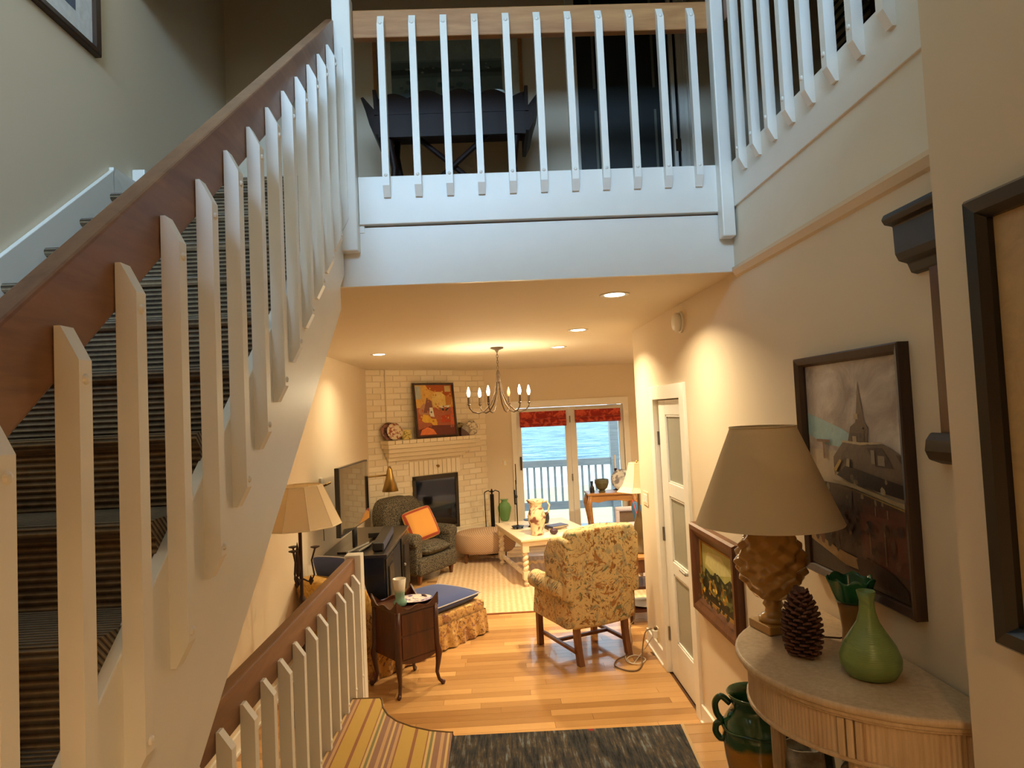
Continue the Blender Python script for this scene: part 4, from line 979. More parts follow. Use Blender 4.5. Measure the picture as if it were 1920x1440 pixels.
# ------------------------------------------------------------------ grey armchair with the yellow pillow
ac = thing('armchair', 'grey herringbone armchair with rolled arms by the fireplace', 'armchair', (-1.0, 8.22, .0125), math.radians(-122.7))
b = MB(); b.box(-.37, .37, -.33, .33, .10, .30); b.obj('seat_base', weave, ac, smooth=True, bevel=.03, seg=3)
cushion('seat_cushion', weave, .54, .60, .17, (0, .06, .37), ac, pinch=.2)
secs = []
for z, hw, y0, y1 in ((.28, .34, -.34, -.14), (.5, .37, -.37, -.16), (.74, .385, -.41, -.19), (.89, .34, -.43, -.22), (.97, .24, -.44, -.25)):
    secs.append([(-hw, y0, z), (-hw*.5, y0 - .02, z + .01), (hw*.5, y0 - .02, z + .01), (hw, y0, z), (hw, y1, z), (hw*.5, y1 + .04, z + .01), (-hw*.5, y1 + .04, z + .01), (-hw, y1, z)])
loftbox(MB(), secs).obj('backrest', weave, ac, smooth=True, bevel=.03, seg=3, angle=50, sub=1)
for s in (-1, 1):
    MB().prism([(-.30, .12), (.30, .12), (.31, .50), (-.30, .52)], s * .335 - .06, s * .335 + .06, 'x').obj('arm', weave, ac, smooth=True, bevel=.03, seg=3)
    MB().cyl((s * .35, -.30, .53), (s * .35, .31, .51), .085, .085, 18).obj('arm_roll', weave, ac, smooth=True, bevel=.025)
for sx, sy in ((-1, -1), (1, -1), (-1, 1), (1, 1)):
    MB().lathe([(.02, 0), (.035, .11)], 4, (sx * .31, sy * .27, 0), rotz(PI/4)).obj('leg', midwood, ac)
yp = NT('yellow_pillow'); q = yp.xyz()
ex = yp.math('MAXIMUM', yp.math('ABSOLUTE', q[0]), yp.math('ABSOLUTE', q[1]))
yp = yp.done(yp.ramp(yp.math('MULTIPLY', ex, 4.), [(.0, rgb(220, 156, 72)), (.64, rgb(222, 158, 74)), (.66, rgb(168, 62, 40)), (.76, rgb(170, 66, 42)), (.78, rgb(204, 150, 60))], 'LINEAR'), .8, sheen=.2)
p = cushion('throw_pillow', yp, .42, .42, .13, (0, 0, 0)); props(p, 'golden yellow throw pillow with red border on the grey armchair', 'pillow')
p.rotation_euler = (rotz(math.radians(28)) @ rotx(math.radians(66)) @ rotz(math.radians(13))).to_euler(); p.location = (-.95, 8.22, .65)

# tufted ottoman
ot = thing('ottoman', 'oval tufted beige ottoman before the hearth', 'ottoman', (-.17, 8.93, .0125))
def ott(u, v):
    a = 2 * PI * u; ca, sa = math.cos(a), math.sin(a)
    t_ = v * 2
    if v < .5:
        z = .16 + .20 * (v / .5) ; k = 1 + .05 * math.sin(PI * v / .5)
    else:
        f_ = (v - .5) / .5; k = math.cos(f_ * PI / 2) ** .8; z = .36 + .06 * math.sin(f_ * PI / 2)
        d_ = math.cos(a * 4) * math.cos(f_ * 9); z -= .012 * max(0, d_) * (1 if f_ < .95 else 0)
    return (.40 * k * ca, .29 * k * sa, z)
MB().grid(ott, 48, 24, closed=True).obj('cushion', tuft, ot, smooth=True)
MB().lathe([(.36, .13), (.38, .16), (.36, .17)], 32).obj('base', tuft, ot).scale = (1.03, .76, 1)
for sx, sy in ((-.26, -.16), (.26, -.16), (-.26, .16), (.26, .16)): MB().lathe([(.016, 0), (.024, .06), (.02, .08), (.028, .14)], 10, (sx, sy, 0)).obj('leg', midwood, ot)
for k in range(6):
    a = PI / 3 * k; MB().sphere((.2 * math.cos(a), .14 * math.sin(a), .402), .012, 8, 6, (1, 1, .5)).obj('tuft_button', tuft, ot)

# ------------------------------------------------------------------ cream coffee table with barley-twist legs
cth = math.radians(13.3)
ctb = thing('coffee_table', 'cream painted coffee table with barley-twist legs', 'coffee table', (.57, 8.12, .0125), cth)
tw, tl_, tz = .93, 1.25, .535
toph = MB().box(-tw/2, tw/2, -tl_/2, tl_/2, tz - .028, tz).obj('table_top', creampaint, ctb, bevel=.006)
MB().box(-tw/2 + .03, tw/2 - .03, -tl_/2 + .03, tl_/2 - .03, tz - .085, tz - .028).obj('apron', creampaint, ctb)
def twist(b, p, q, r=.028, n=40, turns=5, seg=10):
    p, q = Vector(p), Vector(q); d = (q - p).normalized(); a = (Vector((0, 0, 1)) if abs(d.z) < .9 else Vector((1, 0, 0))); a = (a - d * a.dot(d)).normalized(); c = d.cross(a)
    pts = []
    for i in range(n + 1):
        t_ = i / n; th_ = 2 * PI * turns * t_; e = .010 * min(1, 6 * t_, 6 * (1 - t_))
        pts.append(p + (q - p) * t_ + (a * math.cos(th_) + c * math.sin(th_)) * e)
    return b.tube(pts, r, seg)
lx, ly = tw/2 - .06, tl_/2 - .06
for sx in (-1, 1):
    for sy in (-1, 1):
        b = MB(); x, y = sx * lx, sy * ly
        b.box(x - .037, x + .037, y - .037, y + .037, tz - .15, tz - .03); b.box(x - .037, x + .037, y - .037, y + .037, .08, .17)
        twist(b, (x, y, .16), (x, y, tz - .14), .027, 44, 4); b.lathe([(.018, 0), (.032, .03), (.02, .06), (.03, .085)], 14, (x, y, 0))
        b.obj('leg', creampaint, ctb)
for sx in (-1, 1): twist(MB(), (sx * lx, -ly, .125), (sx * lx, ly, .125), .02, 90, 14).obj('stretcher', creampaint, ctb, smooth=True)
twist(MB(), (-lx, 0, .125), (lx, 0, .125), .02, 70, 10).obj('stretcher', creampaint, ctb, smooth=True)
ZK = tz + .0125
def onct(x, y): return (.57 + x * math.cos(cth) - y * math.sin(cth), 8.12 + x * math.sin(cth) + y * math.cos(cth), ZK)
pch = thing('floral_pitcher', 'cream pitcher painted with plum flowers on the coffee table', 'pitcher', onct(-.2, -.40))
fm_ = chin('painted_pitcher', (236, 214, 172), (132, 84, 70), 11)
MB().lathe([(.07, 0), (.075, .01), (.062, .04), (.1, .16), (.108, .22), (.085, .29), (.062, .33), (.072, .37), (.092, .41), (.085, .41), (.058, .34)], 36, fn=lambda a, z, k: 1 + (.3 * max(0, math.cos(a - PI)) ** 8 if z > .36 else 0)).obj('body', fm_, pch, smooth=True)
MB().tube([(.07, 0, .37), (.12, 0, .39), (.155, 0, .34), (.14, 0, .27), (.1, 0, .22)], .011, 8).obj('handle', fm_, pch, smooth=True)
def candle(name, label, loc, h, cs, n=1):
    t = thing(name, label, 'candlestick', loc)
    MB().lathe([(.075, .025), (.08, .032), (.02, .036), (.008, .05)], 20).obj('base', blackm, t)
    for k in range(3):
        a = 2*PI*k/3 + .4; MB().sphere((.06*math.cos(a), .06*math.sin(a), .013), .013, 8, 6).obj('foot', blackm, t)
    MB().tube([(0, 0, .04), (0, 0, h)], .007, 8).lathe([(.006, h * .62), (.016, h * .66), (.006, h * .7)], 10).obj('stem', blackm, t)
    return t
c1 = candle('candlestick', 'tall black iron candlestick with twin stems on the coffee table', onct(-.30, .10), .60, None)
MB().cyl((-.02, 0, .30), (-.02, 0, .48), .010).obj('holder', blackm, c1); MB().tube([(0, 0, .30), (-.02, 0, .31)], .008, 6).obj('branch', blackm, c1)
MB().cyl((.004, 0, .55), (.004, 0, .8), .006).obj('snuffer', blackm, c1)
c2 = thing('candle_dish', 'black footed dish holding a thin pink candle on the coffee table', 'candle holder', onct(-.12, .14))
MB().lathe([(.04, 0), (.012, .02), (.012, .07), (.085, .085), (.09, .095), (.02, .09)], 20).obj('dish', blackm, c2)
MB().cyl((0, 0, .08), (0, 0, .26), .010, .006).obj('candle', plain('pink_candle', (206, 132, 96), .5), c2); MB().cyl((0, 0, .26), (0, 0, .32), .003).obj('wick', blackm, c2)
pot = MB().lathe([(.05, 0), (.075, .01), (.085, .06), (.08, .12), (.086, .125), (.07, .12), (.07, .05)], 24).obj('iron_pot', plain('dark_pot', (46, 46, 48), .5)); pot.location = onct(.10, .32); props(pot, 'dark round pot toward the window end of the coffee table', 'pot')
for k, (dx, dy, c, lab) in enumerate(((.12, -.12, (112, 96, 92), 'grey covered book lying on the coffee table, undermost'), (.13, -.14, (78, 70, 90), 'plum covered book lying on the coffee table, topmost'))):
    t = thing('book', lab, 'book', (onct(dx, dy)[0], onct(dx, dy)[1], ZK + k * .024), cth + .3 * k, group='books on the coffee table')
    MB().box(-.12, .12, -.085, .085, 0, .003).box(-.12, .12, -.085, .085, .02, .023).box(-.12, -.117, -.085, .085, 0, .023).obj('cover', plain('cover%d' % k, c, .5), t)
    MB().box(-.116, .115, -.08, .08, .003, .02).obj('pages', plain('pages', (214, 200, 172), .8), t)
fgl = MB().sphere((0, 0, .035), .04, 12, 8, (1.2, 1, .9)).obj('carved_bird', plain('plum_wood', (72, 44, 56), .5), smooth=True); fgl.location = onct(-.02, -.47); props(fgl, 'small dark round ornament beside the floral pitcher', 'ornament')

# ------------------------------------------------------------------ media console, television and what lies there
mc = thing('media_console', 'black media console with fluted doors along the wall', 'console', (XL + .02, 6.76, 0))
MB().box(0, .58, -.71, .80, .05, .72).box(.02, .55, -.69, .77, 0, .05).obj('body', blackw, mc, bevel=.004)
MB().box(-.0, .61, -.735, .82, .72, .755).obj('console_top', plain('console_top', (44, 38, 32), .35, coat=.3), mc, bevel=.008)
for y0, y1 in ((-.69, -.30), (-.27, .27), (.30, .77)):
    fl = (y0 == -.27)
    if fl:
        MB().box(.581, .584, y0, y1, .1, .68).obj('shelf_shade_sheet', plain('shelf_shade_black', (9, 9, 9), .6), mc)  # flat black sheet, stands in for the shade inside an open shelf
        continue
    dd = MB().box(.58, .598, y0, y1, .08, .70).obj('door', blackw, mc, bevel=.004)
    g = MB(); n_ = 6; gw = (y1 - y0 - .14) / n_
    for k in range(n_): g.cyl((.6, y0 + .07 + gw * (k + .5), .15), (.6, y0 + .07 + gw * (k + .5), .62), gw * .42, seg=8)
    g.obj('fluting', blackw, dd)
    MB().sphere((.618, (y1 - .03) if y0 < 0 else (y0 + .03), .42), .016, 10, 6).obj('knob', steel, dd)
tv = thing('television', 'flat television screen standing on the media console', 'television', (-1.355, 6.36, .755), math.radians(87.2))
# local x runs away along the wall, local -y faces the room
scr = plain('screen_black', (10, 10, 11), .03, spec=1.0, coat=1.0, var=0)
MB().box(-.53, .53, 0, .04, .20, .815).obj('cabinet', blackw, tv, bevel=.004)
MB().box(-.52, .52, -.004, 0, .215, .805).obj('screen', scr, tv)
MB().box(-.05, .05, .005, .03, .02, .22).box(-.22, .22, -.10, .13, 0, .018).obj('stand', blackw, tv, bevel=.004)
sbm = thing('soundbar', 'long black soundbar along the front of the console', 'speaker', (-1.14, 6.60, .755), math.radians(93))
MB().box(-.46, .46, -.05, .05, .008, .085).obj('cabinet', plain('speaker_black', (34, 33, 32), .5), sbm, bevel=.01)
MB().box(-.45, .45, -.055, -.05, .015, .075).obj('grille', plain('grille_grey', (66, 70, 92), .6), sbm)
for sx in (-.4, .4): MB().box(sx - .03, sx + .03, -.04, .04, 0, .01).obj('foot', blackw, sbm)
mbx = thing('media_box', 'flat black media player behind the soundbar', 'media player', (-1.27, 6.95, .775), math.radians(92))
MB().box(-.18, .18, -.10, .06, 0, .05).obj('case', plain('player_black', (42, 40, 36), .4), mbx, bevel=.004); MB().box(-.17, .17, -.102, -.1, .01, .04).obj('front_panel', scr, mbx)
for k, (x, y) in enumerate(((-1.33, 6.29), (-1.255, 6.33))):
    t = thing('silver_bar', ('slim silver bar lying on the console under the television', 'slim silver bar lying on the console beside the soundbar')[k], 'media device', (x, y, .772), math.radians(80 if k else 75))
    MB().box(-.22, .22, -.012, .012, 0, .018).obj('case', plain('silver_grey', (150, 146, 138), .4), t, bevel=.004); MB().box(-.2, .2, -.008, .008, .018, .02).obj('strip', blackw, t)
# wall bracket behind the set, and brass swing-arm lamp
wl = thing('wall_sconce', 'small brass wall sconce with dangling cord behind the television', 'wall lamp', (XL, 6.2, 1.38), PI/2)
MB().box(-.03, .03, -.02, 0, -.10, .08).obj('back_plate', white, wl, bevel=.003); MB().tube([(0, -.02, 0), (-.03, -.07, .02), (.02, -.09, .03)], .01, 8).obj('bracket', brass, wl)
MB().tube([(-.02, -.02, -.05), (-.05, -.03, -.2), (-.03, -.03, -.5)], .004, 6).obj('cord', plain('grey_cord', (120, 104, 80), .6), wl)
sl = thing('swing_arm_lamp', 'brass swing-arm lamp with conical shade above the grey armchair', 'wall lamp', (XL, 7.62, 1.33), PI/2)
MB().box(-.03, .03, -.02, 0, -.08, .08).obj('back_plate', brass, sl, bevel=.003); MB().tube([(0, -.02, 0), (-.12, -.15, .0), (.05, -.40, .0)], .010, 8).obj('arm', brass, sl, smooth=True)
MB().lathe([(.012, .10), (.03, .06), (.05, -.04), (.095, -.19), (.09, -.19), (.045, -.03)], 24, (.05, -.42, -.0)).obj('lamp_shade', brass, sl, smooth=True)

# ------------------------------------------------------------------ floor lamp
pleat = NT('ivory_shade'); tl = pleat.n('ShaderNodeBsdfTranslucent'); tl.inputs[0].default_value = rgb(252, 240, 214); ms = pleat.n('ShaderNodeMixShader'); ms.inputs[0].default_value = .5
pleat.done(rgb(252, 242, 220), .8); pleat.l(pleat.p.outputs[0], ms.inputs[1]); pleat.l(tl.outputs[0], ms.inputs[2]); pleat.l(ms.outputs[0], pleat.t.nodes['Material Output'].inputs[0]); pleat = pleat.m
def bell_shade(name, parent, r0, r1, z0, z1, seg=8, sag=.0, m=pleat):
    b = MB(); b.grid(lambda u, v: ((r0 + (r1 - r0) * (v ** (1 + sag))) * math.cos(2*PI*u), (r0 + (r1 - r0) * (v ** (1 + sag))) * math.sin(2*PI*u), z0 + (z1 - z0) * v), seg, 6, closed=True)
    o = b.obj(name, m, parent, solid=.004)
    rb = MB()
    for r, z in ((r0, z0), (r1, z1)): rb.tube([(r * math.cos(2*PI*i/seg), r * math.sin(2*PI*i/seg), z) for i in range(seg + 1)], .005, 6)
    for i in range(seg):
        a = 2*PI*i/seg; rb.tube([((r0 + (r1 - r0) * (v ** (1 + sag)) + .001) * math.cos(a), (r0 + (r1 - r0) * (v ** (1 + sag)) + .001) * math.sin(a), z0 + (z1 - z0) * v) for v in (0, .2, .4, .6, .8, 1)], .003, 5)
    rb.obj('shade_ribs', plain('ivory_trim', (240, 226, 194), .7), o); return o
fl_ = thing('floor_lamp', 'iron floor lamp with ivory panel shade standing by the guard rail', 'floor lamp', (-1.345, 4.52, 0), .2)
iron = plain('rust_iron', (58, 38, 28), .6, .4, var=.3)
MB().lathe([(.14, 0), (.14, .015), (.03, .03), (.014, .06), (.012, .7), (.03, .73), (.012, .76), (.024, .79), (.012, .82), (.012, 1.34)], 14).obj('pole', iron, fl_)
for k in range(3):
    a = 2*PI*k/3 + .1; ca, sa = math.cos(a), math.sin(a)
    arm = MB().tube([(r * ca, r * sa, z) for r, z in ((.012, .93), (.06, .90), (.085, .95), (.07, 1.05), (.095, 1.13))], .006, 6).obj('candle_arm', iron, fl_)
    MB().lathe([(.004, 1.125), (.03, 1.135), (.032, 1.14)], 10, (.095 * ca, .095 * sa, 0)).obj('cup', iron, arm)
    MB().prism([(0, 0), (.02, .03), (0, .07), (-.015, .03)], -.002, .002, 'y').obj('iron_leaf', iron, arm).location = (.06 * ca, .06 * sa, .88)
MB().lathe([(.008, .95), (.02, 1.0), (.012, 1.12), (.002, 1.18)], 8).obj('flame_finial', iron, fl_).location = (-.02, -.01, 0)
bell_shade('lamp_shade', fl_, .275, .155, 1.29, 1.56, 10)

# ------------------------------------------------------------------ chaise with blue cushion and gathered skirt
ca_ = math.atan2(.75, .66)
chs = thing('chaise', 'floral chaise with blue seat cushion and gathered skirt beside the side table', 'chaise', (-.145, 6.07, 0), ca_ - PI/2)
# local: +y points to the foot, the foot corner by the rug is at (0,0); body spans x -.80..0, y -1.22..0
CW, CLn = .62, 1.42
MB().box(-CW, 0, -CLn, 0, .16, .29).obj('frame', flor2, chs, smooth=True, bevel=.02)
def skirt(u, v):
    P_ = [(-CW, -CLn), (0, -CLn), (0, 0), (-CW, 0)]; per = [CW, CLn, CW, CLn]; tot = sum(per); d_ = u * tot; k = 0
    while d_ > per[k] + 1e-9 and k < 3: d_ -= per[k]; k += 1
    a, c = P_[k], P_[(k+1) % 4]; t_ = d_ / per[k]
    x, y = a[0] + (c[0] - a[0]) * t_, a[1] + (c[1] - a[1]) * t_
    nx, ny = (c[1] - a[1]) / per[k], -(c[0] - a[0]) / per[k]
    wv = .012 * math.sin(u * 2 * PI * 34) + .006 * math.sin(u * 2 * PI * 13 + 1)
    f_ = (1 - v); o_ = .012 + (.03 + wv) * f_ ** .8
    return (x + nx * o_, y + ny * o_, .008 + .20 * v + .006 * math.sin(u * 2 * PI * 9) * f_)
MB().grid(skirt, 420, 5, closed=True).obj('skirt', flor2, chs, smooth=True)
sc_ = cushion('seat_cushion', blue, CW - .02, CLn - .2, .14, (-CW/2, -(CLn - .2)/2 + .01, .34), chs, pinch=.9, n=10, pipe=piping)
secs = []
for z, y0, y1, hw in ((.16, -CLn - .02, -CLn + .20, .34), (.4, -CLn - .05, -CLn + .18, .35), (.58, -CLn - .09, -CLn + .13, .35), (.70, -CLn - .11, -CLn + .07, .36), (.745, -CLn - .08, -CLn + .02, .33)):
    secs.append([(-CW/2 - hw, y0, z), (-CW/2, y0 - .03, z + .02), (-CW/2 + hw, y0, z), (-CW/2 + hw, y1, z), (-CW/2, y1, z + .02), (-CW/2 - hw, y1, z)])
loftbox(MB(), secs).obj('backrest', ygold, chs, smooth=True, bevel=.03, seg=3, angle=50)
for sx in (0, -CW):
    MB().prism([(-CLn - .02, .16), (-CLn + .36, .16), (-CLn + .38, .40), (-CLn + .2, .50), (-CLn - .04, .56)], sx - .05, sx + .05, 'x').obj('arm', flor2, chs, smooth=True, bevel=.03, seg=3)
p = cushion('blue_pillow', blue, .46, .46, .15, (0, 0, 0), pipe=piping); props(p, 'slate blue pillow with pale piping leaning on the chaise back', 'pillow'); p.rotation_euler = (math.radians(66), 0, ca_ - PI/2 + PI + .25); p.location = (-1.33, 5.55, .66)

# ------------------------------------------------------------------ small dark side table on cabriole legs
stt = thing('side_table', 'small mahogany side table with scalloped gallery and cabriole legs', 'side table', (-.722, 4.985, 0), math.radians(40))
hs = .17
MB().box(-hs, hs, -hs, hs, .245, .585).obj('body', darkwood, stt, bevel=.006)
MB().box(-hs - .012, hs + .012, -hs - .012, hs + .012, .585, .60).obj('table_top', darkwood, stt, bevel=.005)
for k in range(4):
    pts = [(-hs - .01, .60)] + [(-hs - .01 + (2*hs + .02) * i / 40, .615 + .05 * (abs(2 * i / 40 - 1) ** 3) + .012 * math.cos(2 * PI * i / 40 * 2)) for i in range(41)] + [(hs + .01, .60)]
    o = MB().prism(pts, -hs - .012, -hs, 'y').obj('gallery', darkwood, stt); o.rotation_euler = (0, 0, PI/2 * k)
for k in range(4):
    a = PI/4 + PI/2 * k; ca, sa = math.cos(a), math.sin(a); R_ = hs * 1.414
    pts = [(R_ - .012, .60), (R_ - .01, .42), (R_ - .008, .30), (R_ + .006, .24), (R_ - .002, .16), (R_ - .014, .09), (R_ + .0, .035), (R_ + .028, .012)]
    rad = [.022, .022, .023, .026, .019, .014, .012, .016]
    b = MB().tube([(r * ca, r * sa, z) for r, z in pts], .02, 10, radii=rad); b.sphere(((R_ + .03) * ca, (R_ + .03) * sa, .016), .017, 10, 6)
    b.obj('leg', darkwood, stt, smooth=True)
for k, (y0, z0, z1) in enumerate(((-hs, .43, .575), (-hs, .262, .415))):
    MB().box(-hs + .03, hs - .03, -hs - .006, -hs + .01, z0, z1).obj('drawer_front', darkwood, stt, bevel=.004)
    MB().box(hs - .01, hs + .006, -hs + .03, hs - .03, z0, z1).obj('side_panel', darkwood, stt, bevel=.004)
MB().prism([(-.15, .25), (.15, .25), (.15, .235), (.08, .215), (0, .205), (-.08, .215), (-.15, .235)], -hs - .004, -hs + .012, 'y').obj('shaped_apron', darkwood, stt)
gobl = NT('ombre_glass'); z = gobl.xyz()[2]; gobl.p.inputs['Transmission Weight'].default_value = .25
gobl = gobl.done(gobl.ramp(gobl.math('MULTIPLY', z, 4.5), [(.0, rgb(128, 184, 164)), (.45, rgb(150, 190, 172)), (.58, rgb(232, 218, 198)), (1, rgb(236, 224, 206))]), .2)
gb = MB().lathe([(.042, 0), (.05, .014), (.05, .035), (.034, .05), (.036, .09), (.05, .2), (.046, .2), (.032, .09)], 28).obj('drinking_glass', gobl, smooth=True); gb.location = (-.745, 4.92, .60); props(gb, 'tall glass fading from sea green to white on the mahogany side table', 'glass')
pl = MB().lathe([(.06, .0), (.07, .003), (.135, .02), (.138, .024), (.07, .009), (.001, .008)], 40).obj('dinner_plate', chin('blue_rose_china', (236, 226, 220), (132, 116, 170), 24), smooth=True); pl.location = (-.655, 5.02, .60); pl.scale = (1.0, .8, 1); props(pl, 'oval china plate with blue and rose flowers on the mahogany side table', 'plate')

# ------------------------------------------------------------------ lamp table behind the wing chair
et = thing('lamp_table', 'brown lamp table with drawer and low shelf behind the wing chair', 'side table', (1.40, 6.22, 0))
for sx in (-.2, .2):
    for sy in (-.17, .17): MB().box(sx - .014, sx + .014, sy - .014, sy + .014, 0, .58).obj('leg', darkwood, et)
MB().box(-.23, .23, -.2, .2, .58, .605).obj('table_top', honey, et, bevel=.004); MB().box(-.21, .21, -.185, .185, .46, .58).obj('drawer', midwood, et, bevel=.004)
MB().box(-.215, .215, -.185, .185, .10, .125).obj('shelf', darkwood, et); MB().box(-.215, .215, -.185, .185, .31, .335).obj('shelf', darkwood, et)
p = MB().lathe([(.06, 0), (.15, .018), (.152, .022), (.07, .008), (.001, .007)], 32).obj('glass_plate', plain('blue_white_china', (206, 214, 214), .2, var=.15)); p.location = (1.36, 6.2, .125); props(p, 'pale blue plate on the low shelf of the lamp table', 'plate')
tl2 = thing('bedside_lamp', 'table lamp with cream bell shade beyond the wall corner', 'lamp', (1.36, 6.22, .605))
MB().lathe([(.07, 0), (.075, .02), (.03, .05), (.05, .15), (.06, .25), (.03, .36), (.012, .4), (.012, .62)], 20).obj('base', plain('olive_glaze', (112, 92, 60), .3), tl2, smooth=True)
bell_shade('lamp_shade', tl2, .20, .075, .585, .85, 6, sag=-.45, m=pleat); MB().lathe([(.004, .85), (.01, .865), (.003, .88)], 8).obj('finial', brass, tl2)

# ------------------------------------------------------------------ loveseat by the window
lv2 = thing('loveseat', 'pale loveseat with cane end panel near the garden doors', 'sofa', (1.95, 7.9, .0125), math.radians(90))
MB().box(-.75, .75, -.40, .36, .14, .34).obj('base', lav, lv2, smooth=True, bevel=.03)
for x in (-.37, .37): cushion('seat_cushion', lav, .72, .70, .15, (x, .05, .42), lv2, pinch=.3)
MB().box(-.75, .75, -.42, -.24, .3, .80).obj('backrest', lav, lv2, smooth=True, bevel=.05, seg=3)
for sx in (-.77, .77):
    b = MB(); b.box(sx - .035, sx + .035, -.42, .38, .60, .66); b.box(sx - .035, sx + .035, .32, .38, 0, .62); b.box(sx - .035, sx + .035, -.42, -.36, 0, .62); b.box(sx - .03, sx + .03, -.4, .36, .24, .3)
    b.obj('arm_frame', lav, lv2, bevel=.02)
    MB().box(sx - .01, sx + .01, -.36, .32, .3, .6).obj('cane_panel', plain('cane', (112, 90, 70), .8, var=.3, scale=80), lv2)
for k, (x, y, z, c, lab, rr) in enumerate(((1.70, 7.62, .67, (52, 92, 128), 'teal blue throw pillow with red edge on the loveseat', (68, 20, 60)), (1.78, 7.35, .64, (30, 52, 60), 'dark green throw pillow on the loveseat', (60, -18, 70)))):
    p = cushion('sofa_pillow', plain('pillow_cloth%d' % k, c, .9, var=.25, scale=14), .42, .42, .13, (x, y, z), pipe=plain('red_piping', (176, 64, 60), .8)); p.rotation_euler = [math.radians(v) for v in rr]; props(p, lab, 'pillow')

# console table at the window with its ornaments
wt = thing('window_table', 'honey wood table with cabriole legs before the garden doors', 'table', (1.62, 9.25, 0))
MB().box(-.34, .34, -.2, .2, .78, .81).obj('table_top', honey, wt, bevel=.008)
MB().prism([(-.3, .78), (.3, .78), (.3, .70), (.2, .68), (.1, .70), (0, .71), (-.1, .70), (-.2, .68), (-.3, .70)], -.18, -.165, 'y').box(-.3, .3, -.165, .18, .70, .78).obj('apron', honey, wt)
for sx in (-1, 1):
    for sy in (-1, 1):
        pts = [(sx * .30, sy * .165, .78), (sx * .325, sy * .185, .66), (sx * .30, sy * .17, .45), (sx * .275, sy * .155, .18), (sx * .29, sy * .165, .05), (sx * .315, sy * .18, .014)]
        MB().tube(pts, .02, 10, radii=[.032, .036, .022, .015, .014, .02]).obj('leg', honey, wt, smooth=True)
b = MB().lathe([(.045, 0), (.05, .015), (.035, .025), (.075, .06), (.1, .13), (.098, .18), (.09, .18), (.09, .13)], 28).obj('stoneware_bowl', plain('olive_bowl', (92, 88, 62), .4)); b.location = (1.50, 9.2, .81); props(b, 'olive footed bowl on the window table', 'bowl')
pp_ = thing('display_plate', 'grey striped plate standing on the window table', 'plate', (1.80, 9.27, .812)); pp_.rotation_euler = (math.radians(-12), 0, -.2)
MB().lathe([(.001, 0), (.1, .002), (.15, .018), (.15, .022), (.1, .01), (.001, .006)], 32, (0, 0, .15), rotx(PI/2)).obj('plate_body', chin('grey_china', (206, 204, 200), (128, 124, 128), 12), pp_, smooth=True)
MB().box(-.05, .05, -.01, .06, 0, .012).obj('stand', darkwood, pp_)
cn = thing('candlestick', 'dark turned candlestick with white taper on the window table', 'candlestick', (1.74, 9.38, .81))
MB().lathe([(.05, 0), (.05, .01), (.014, .03), (.02, .1), (.01, .15), (.024, .2), (.012, .24), (.022, .30), (.02, .31)], 16).obj('stem', darkwood, cn); MB().cyl((0, 0, .30), (0, 0, .5), .013, .009).obj('candle', plain('white_candle', (226, 214, 196), .5), cn)
b = MB().lathe([(.03, 0), (.035, .01), (.03, .07), (.015, .1), (.02, .16), (.015, .16)], 14).obj('small_figurine', plain('black_figurine', (32, 28, 30), .4)); b.location = (1.36, 9.2, .81); props(b, 'small dark figurine beside the olive bowl', 'figurine')

# ------------------------------------------------------------------ roman blinds
rbm = NT('red_damask'); n = rbm.noise(11, 3, dist=.8); rbm = rbm.done(rbm.ramp(n.outputs[0], [(.5, rgb(150, 34, 26)), (.6, rgb(206, 84, 58))]), .85, sheen=.2)
for x0, x1, z0, lab in ((.405, 1.10, 1.755, 'red damask roman blind on the garden door beside the fireplace'), (1.235, 1.915, 1.79, 'red damask roman blind on the garden door toward the loveseat')):
    t = thing('roman_blind', lab, 'blind', ((x0 + x1) / 2, YB - .01, 0)); wd = (x1 - x0) / 2
    prof = [(.0, 1.985), (-.03, 1.985), (-.035, 1.93), (-.05, 1.90), (-.06, 1.88), (-.035, 1.87), (-.055, 1.84), (-.065, 1.81), (-.04, 1.80), (-.045, z0 + .01), (-.03, z0), (0, z0 + .01)]
    MB().prism(prof, -wd, wd, 'x').obj('fabric_folds', rbm, t, smooth=False, bevel=.004)
    MB().box(-wd, wd, -.025, .028, 1.985, 2.0).obj('head_rail', trimw, t)

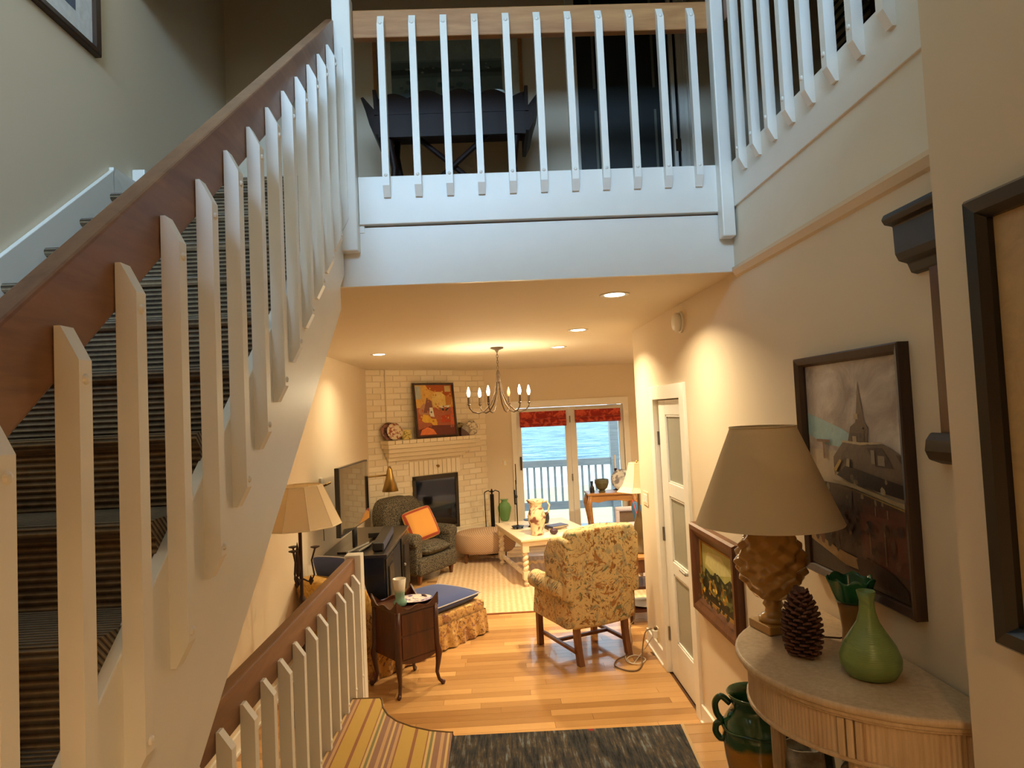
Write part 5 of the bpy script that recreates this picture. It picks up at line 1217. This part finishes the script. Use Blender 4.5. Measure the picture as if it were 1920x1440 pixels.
# ------------------------------------------------------------------ outside: deck, railing, garden
dkm = wood('deck_wood', (130, 138, 146), (170, 176, 182), 'x', 4, .6)
dko = sbox('deck_floor', dkm, -2, 5, 9.9, 11.7, -.2, -.05); props(dko, 'grey board deck outside the garden doors', 'deck')
dr = thing('deck_railing', 'grey wooden deck railing with square balusters outside the garden doors', 'railing', (0, 11.5, -.05))
MB().box(-2, 2.05, -.06, .06, 1.05, 1.17).obj('top_rail', dkm, dr, bevel=.006); MB().box(-2, 2.05, -.03, .03, .30, .44).obj('bottom_rail', dkm, dr)
bb = MB().box(-.018, .018, -.018, .018, .4, 1.08).mesh('baluster', dkm)
x = -1.0
while x < 2.0: place(bb, 'baluster', dr, (x, 0, 0)); x += .121
dp = MB().box(2.05, 2.2, 11.42, 11.58, -.2, 3.0).obj('deck_post', dkm, bevel=.01); props(dp, 'tall grey post at the end of the deck railing', 'post')
lawn = plain('lawn_grass', (216, 208, 150), .95, var=.15, scale=3, bump=.4, bscale=30)
shore = plain('pale_sand', (228, 230, 226), .9, var=.06, scale=1)
wat = NT('rippled_water'); v = wat.map((.35, 1, 1)); n = wat.noise(1.1, 8, .85, v, .8)
wat.bump(n.outputs[0], .5, .2); wat = wat.done(wat.ramp(n.outputs[0], [(.42, rgb(46, 92, 112)), (.5, rgb(104, 152, 168)), (.58, rgb(180, 206, 214))]), .6)
def ground(name, m, ys, label, cat, kind='structure', x0=-40, x1=60):
    b = MB(); n = 40
    f0, f1, z = ys
    for i in range(n):
        a, c = x0 + (x1 - x0) * i / n, x0 + (x1 - x0) * (i + 1) / n
        b.face([(a, f0(a), z), (c, f0(c), z), (c, f1(c), z), (a, f1(a), z)])
    o = b.obj(name, m, weld=True); props(o, label, cat, kind=kind); return o
e1 = lambda x: 19.5 + .6 * math.sin(x * .4); e2 = lambda x: 28 + 1.0 * math.sin(x * .25 + 1)
ground('lawn', lawn, (lambda x: 11.2, e1, -.35), 'green lawn below the deck', 'lawn')
ground('path_sand', shore, (e1, e2, -.34), 'pale sandy shore beyond the lawn', 'path')
ground('lake', wat, (e2, lambda x: 260, -.36), 'blue rippled water beyond the pale shore', 'lake', x0=-150, x1=200)
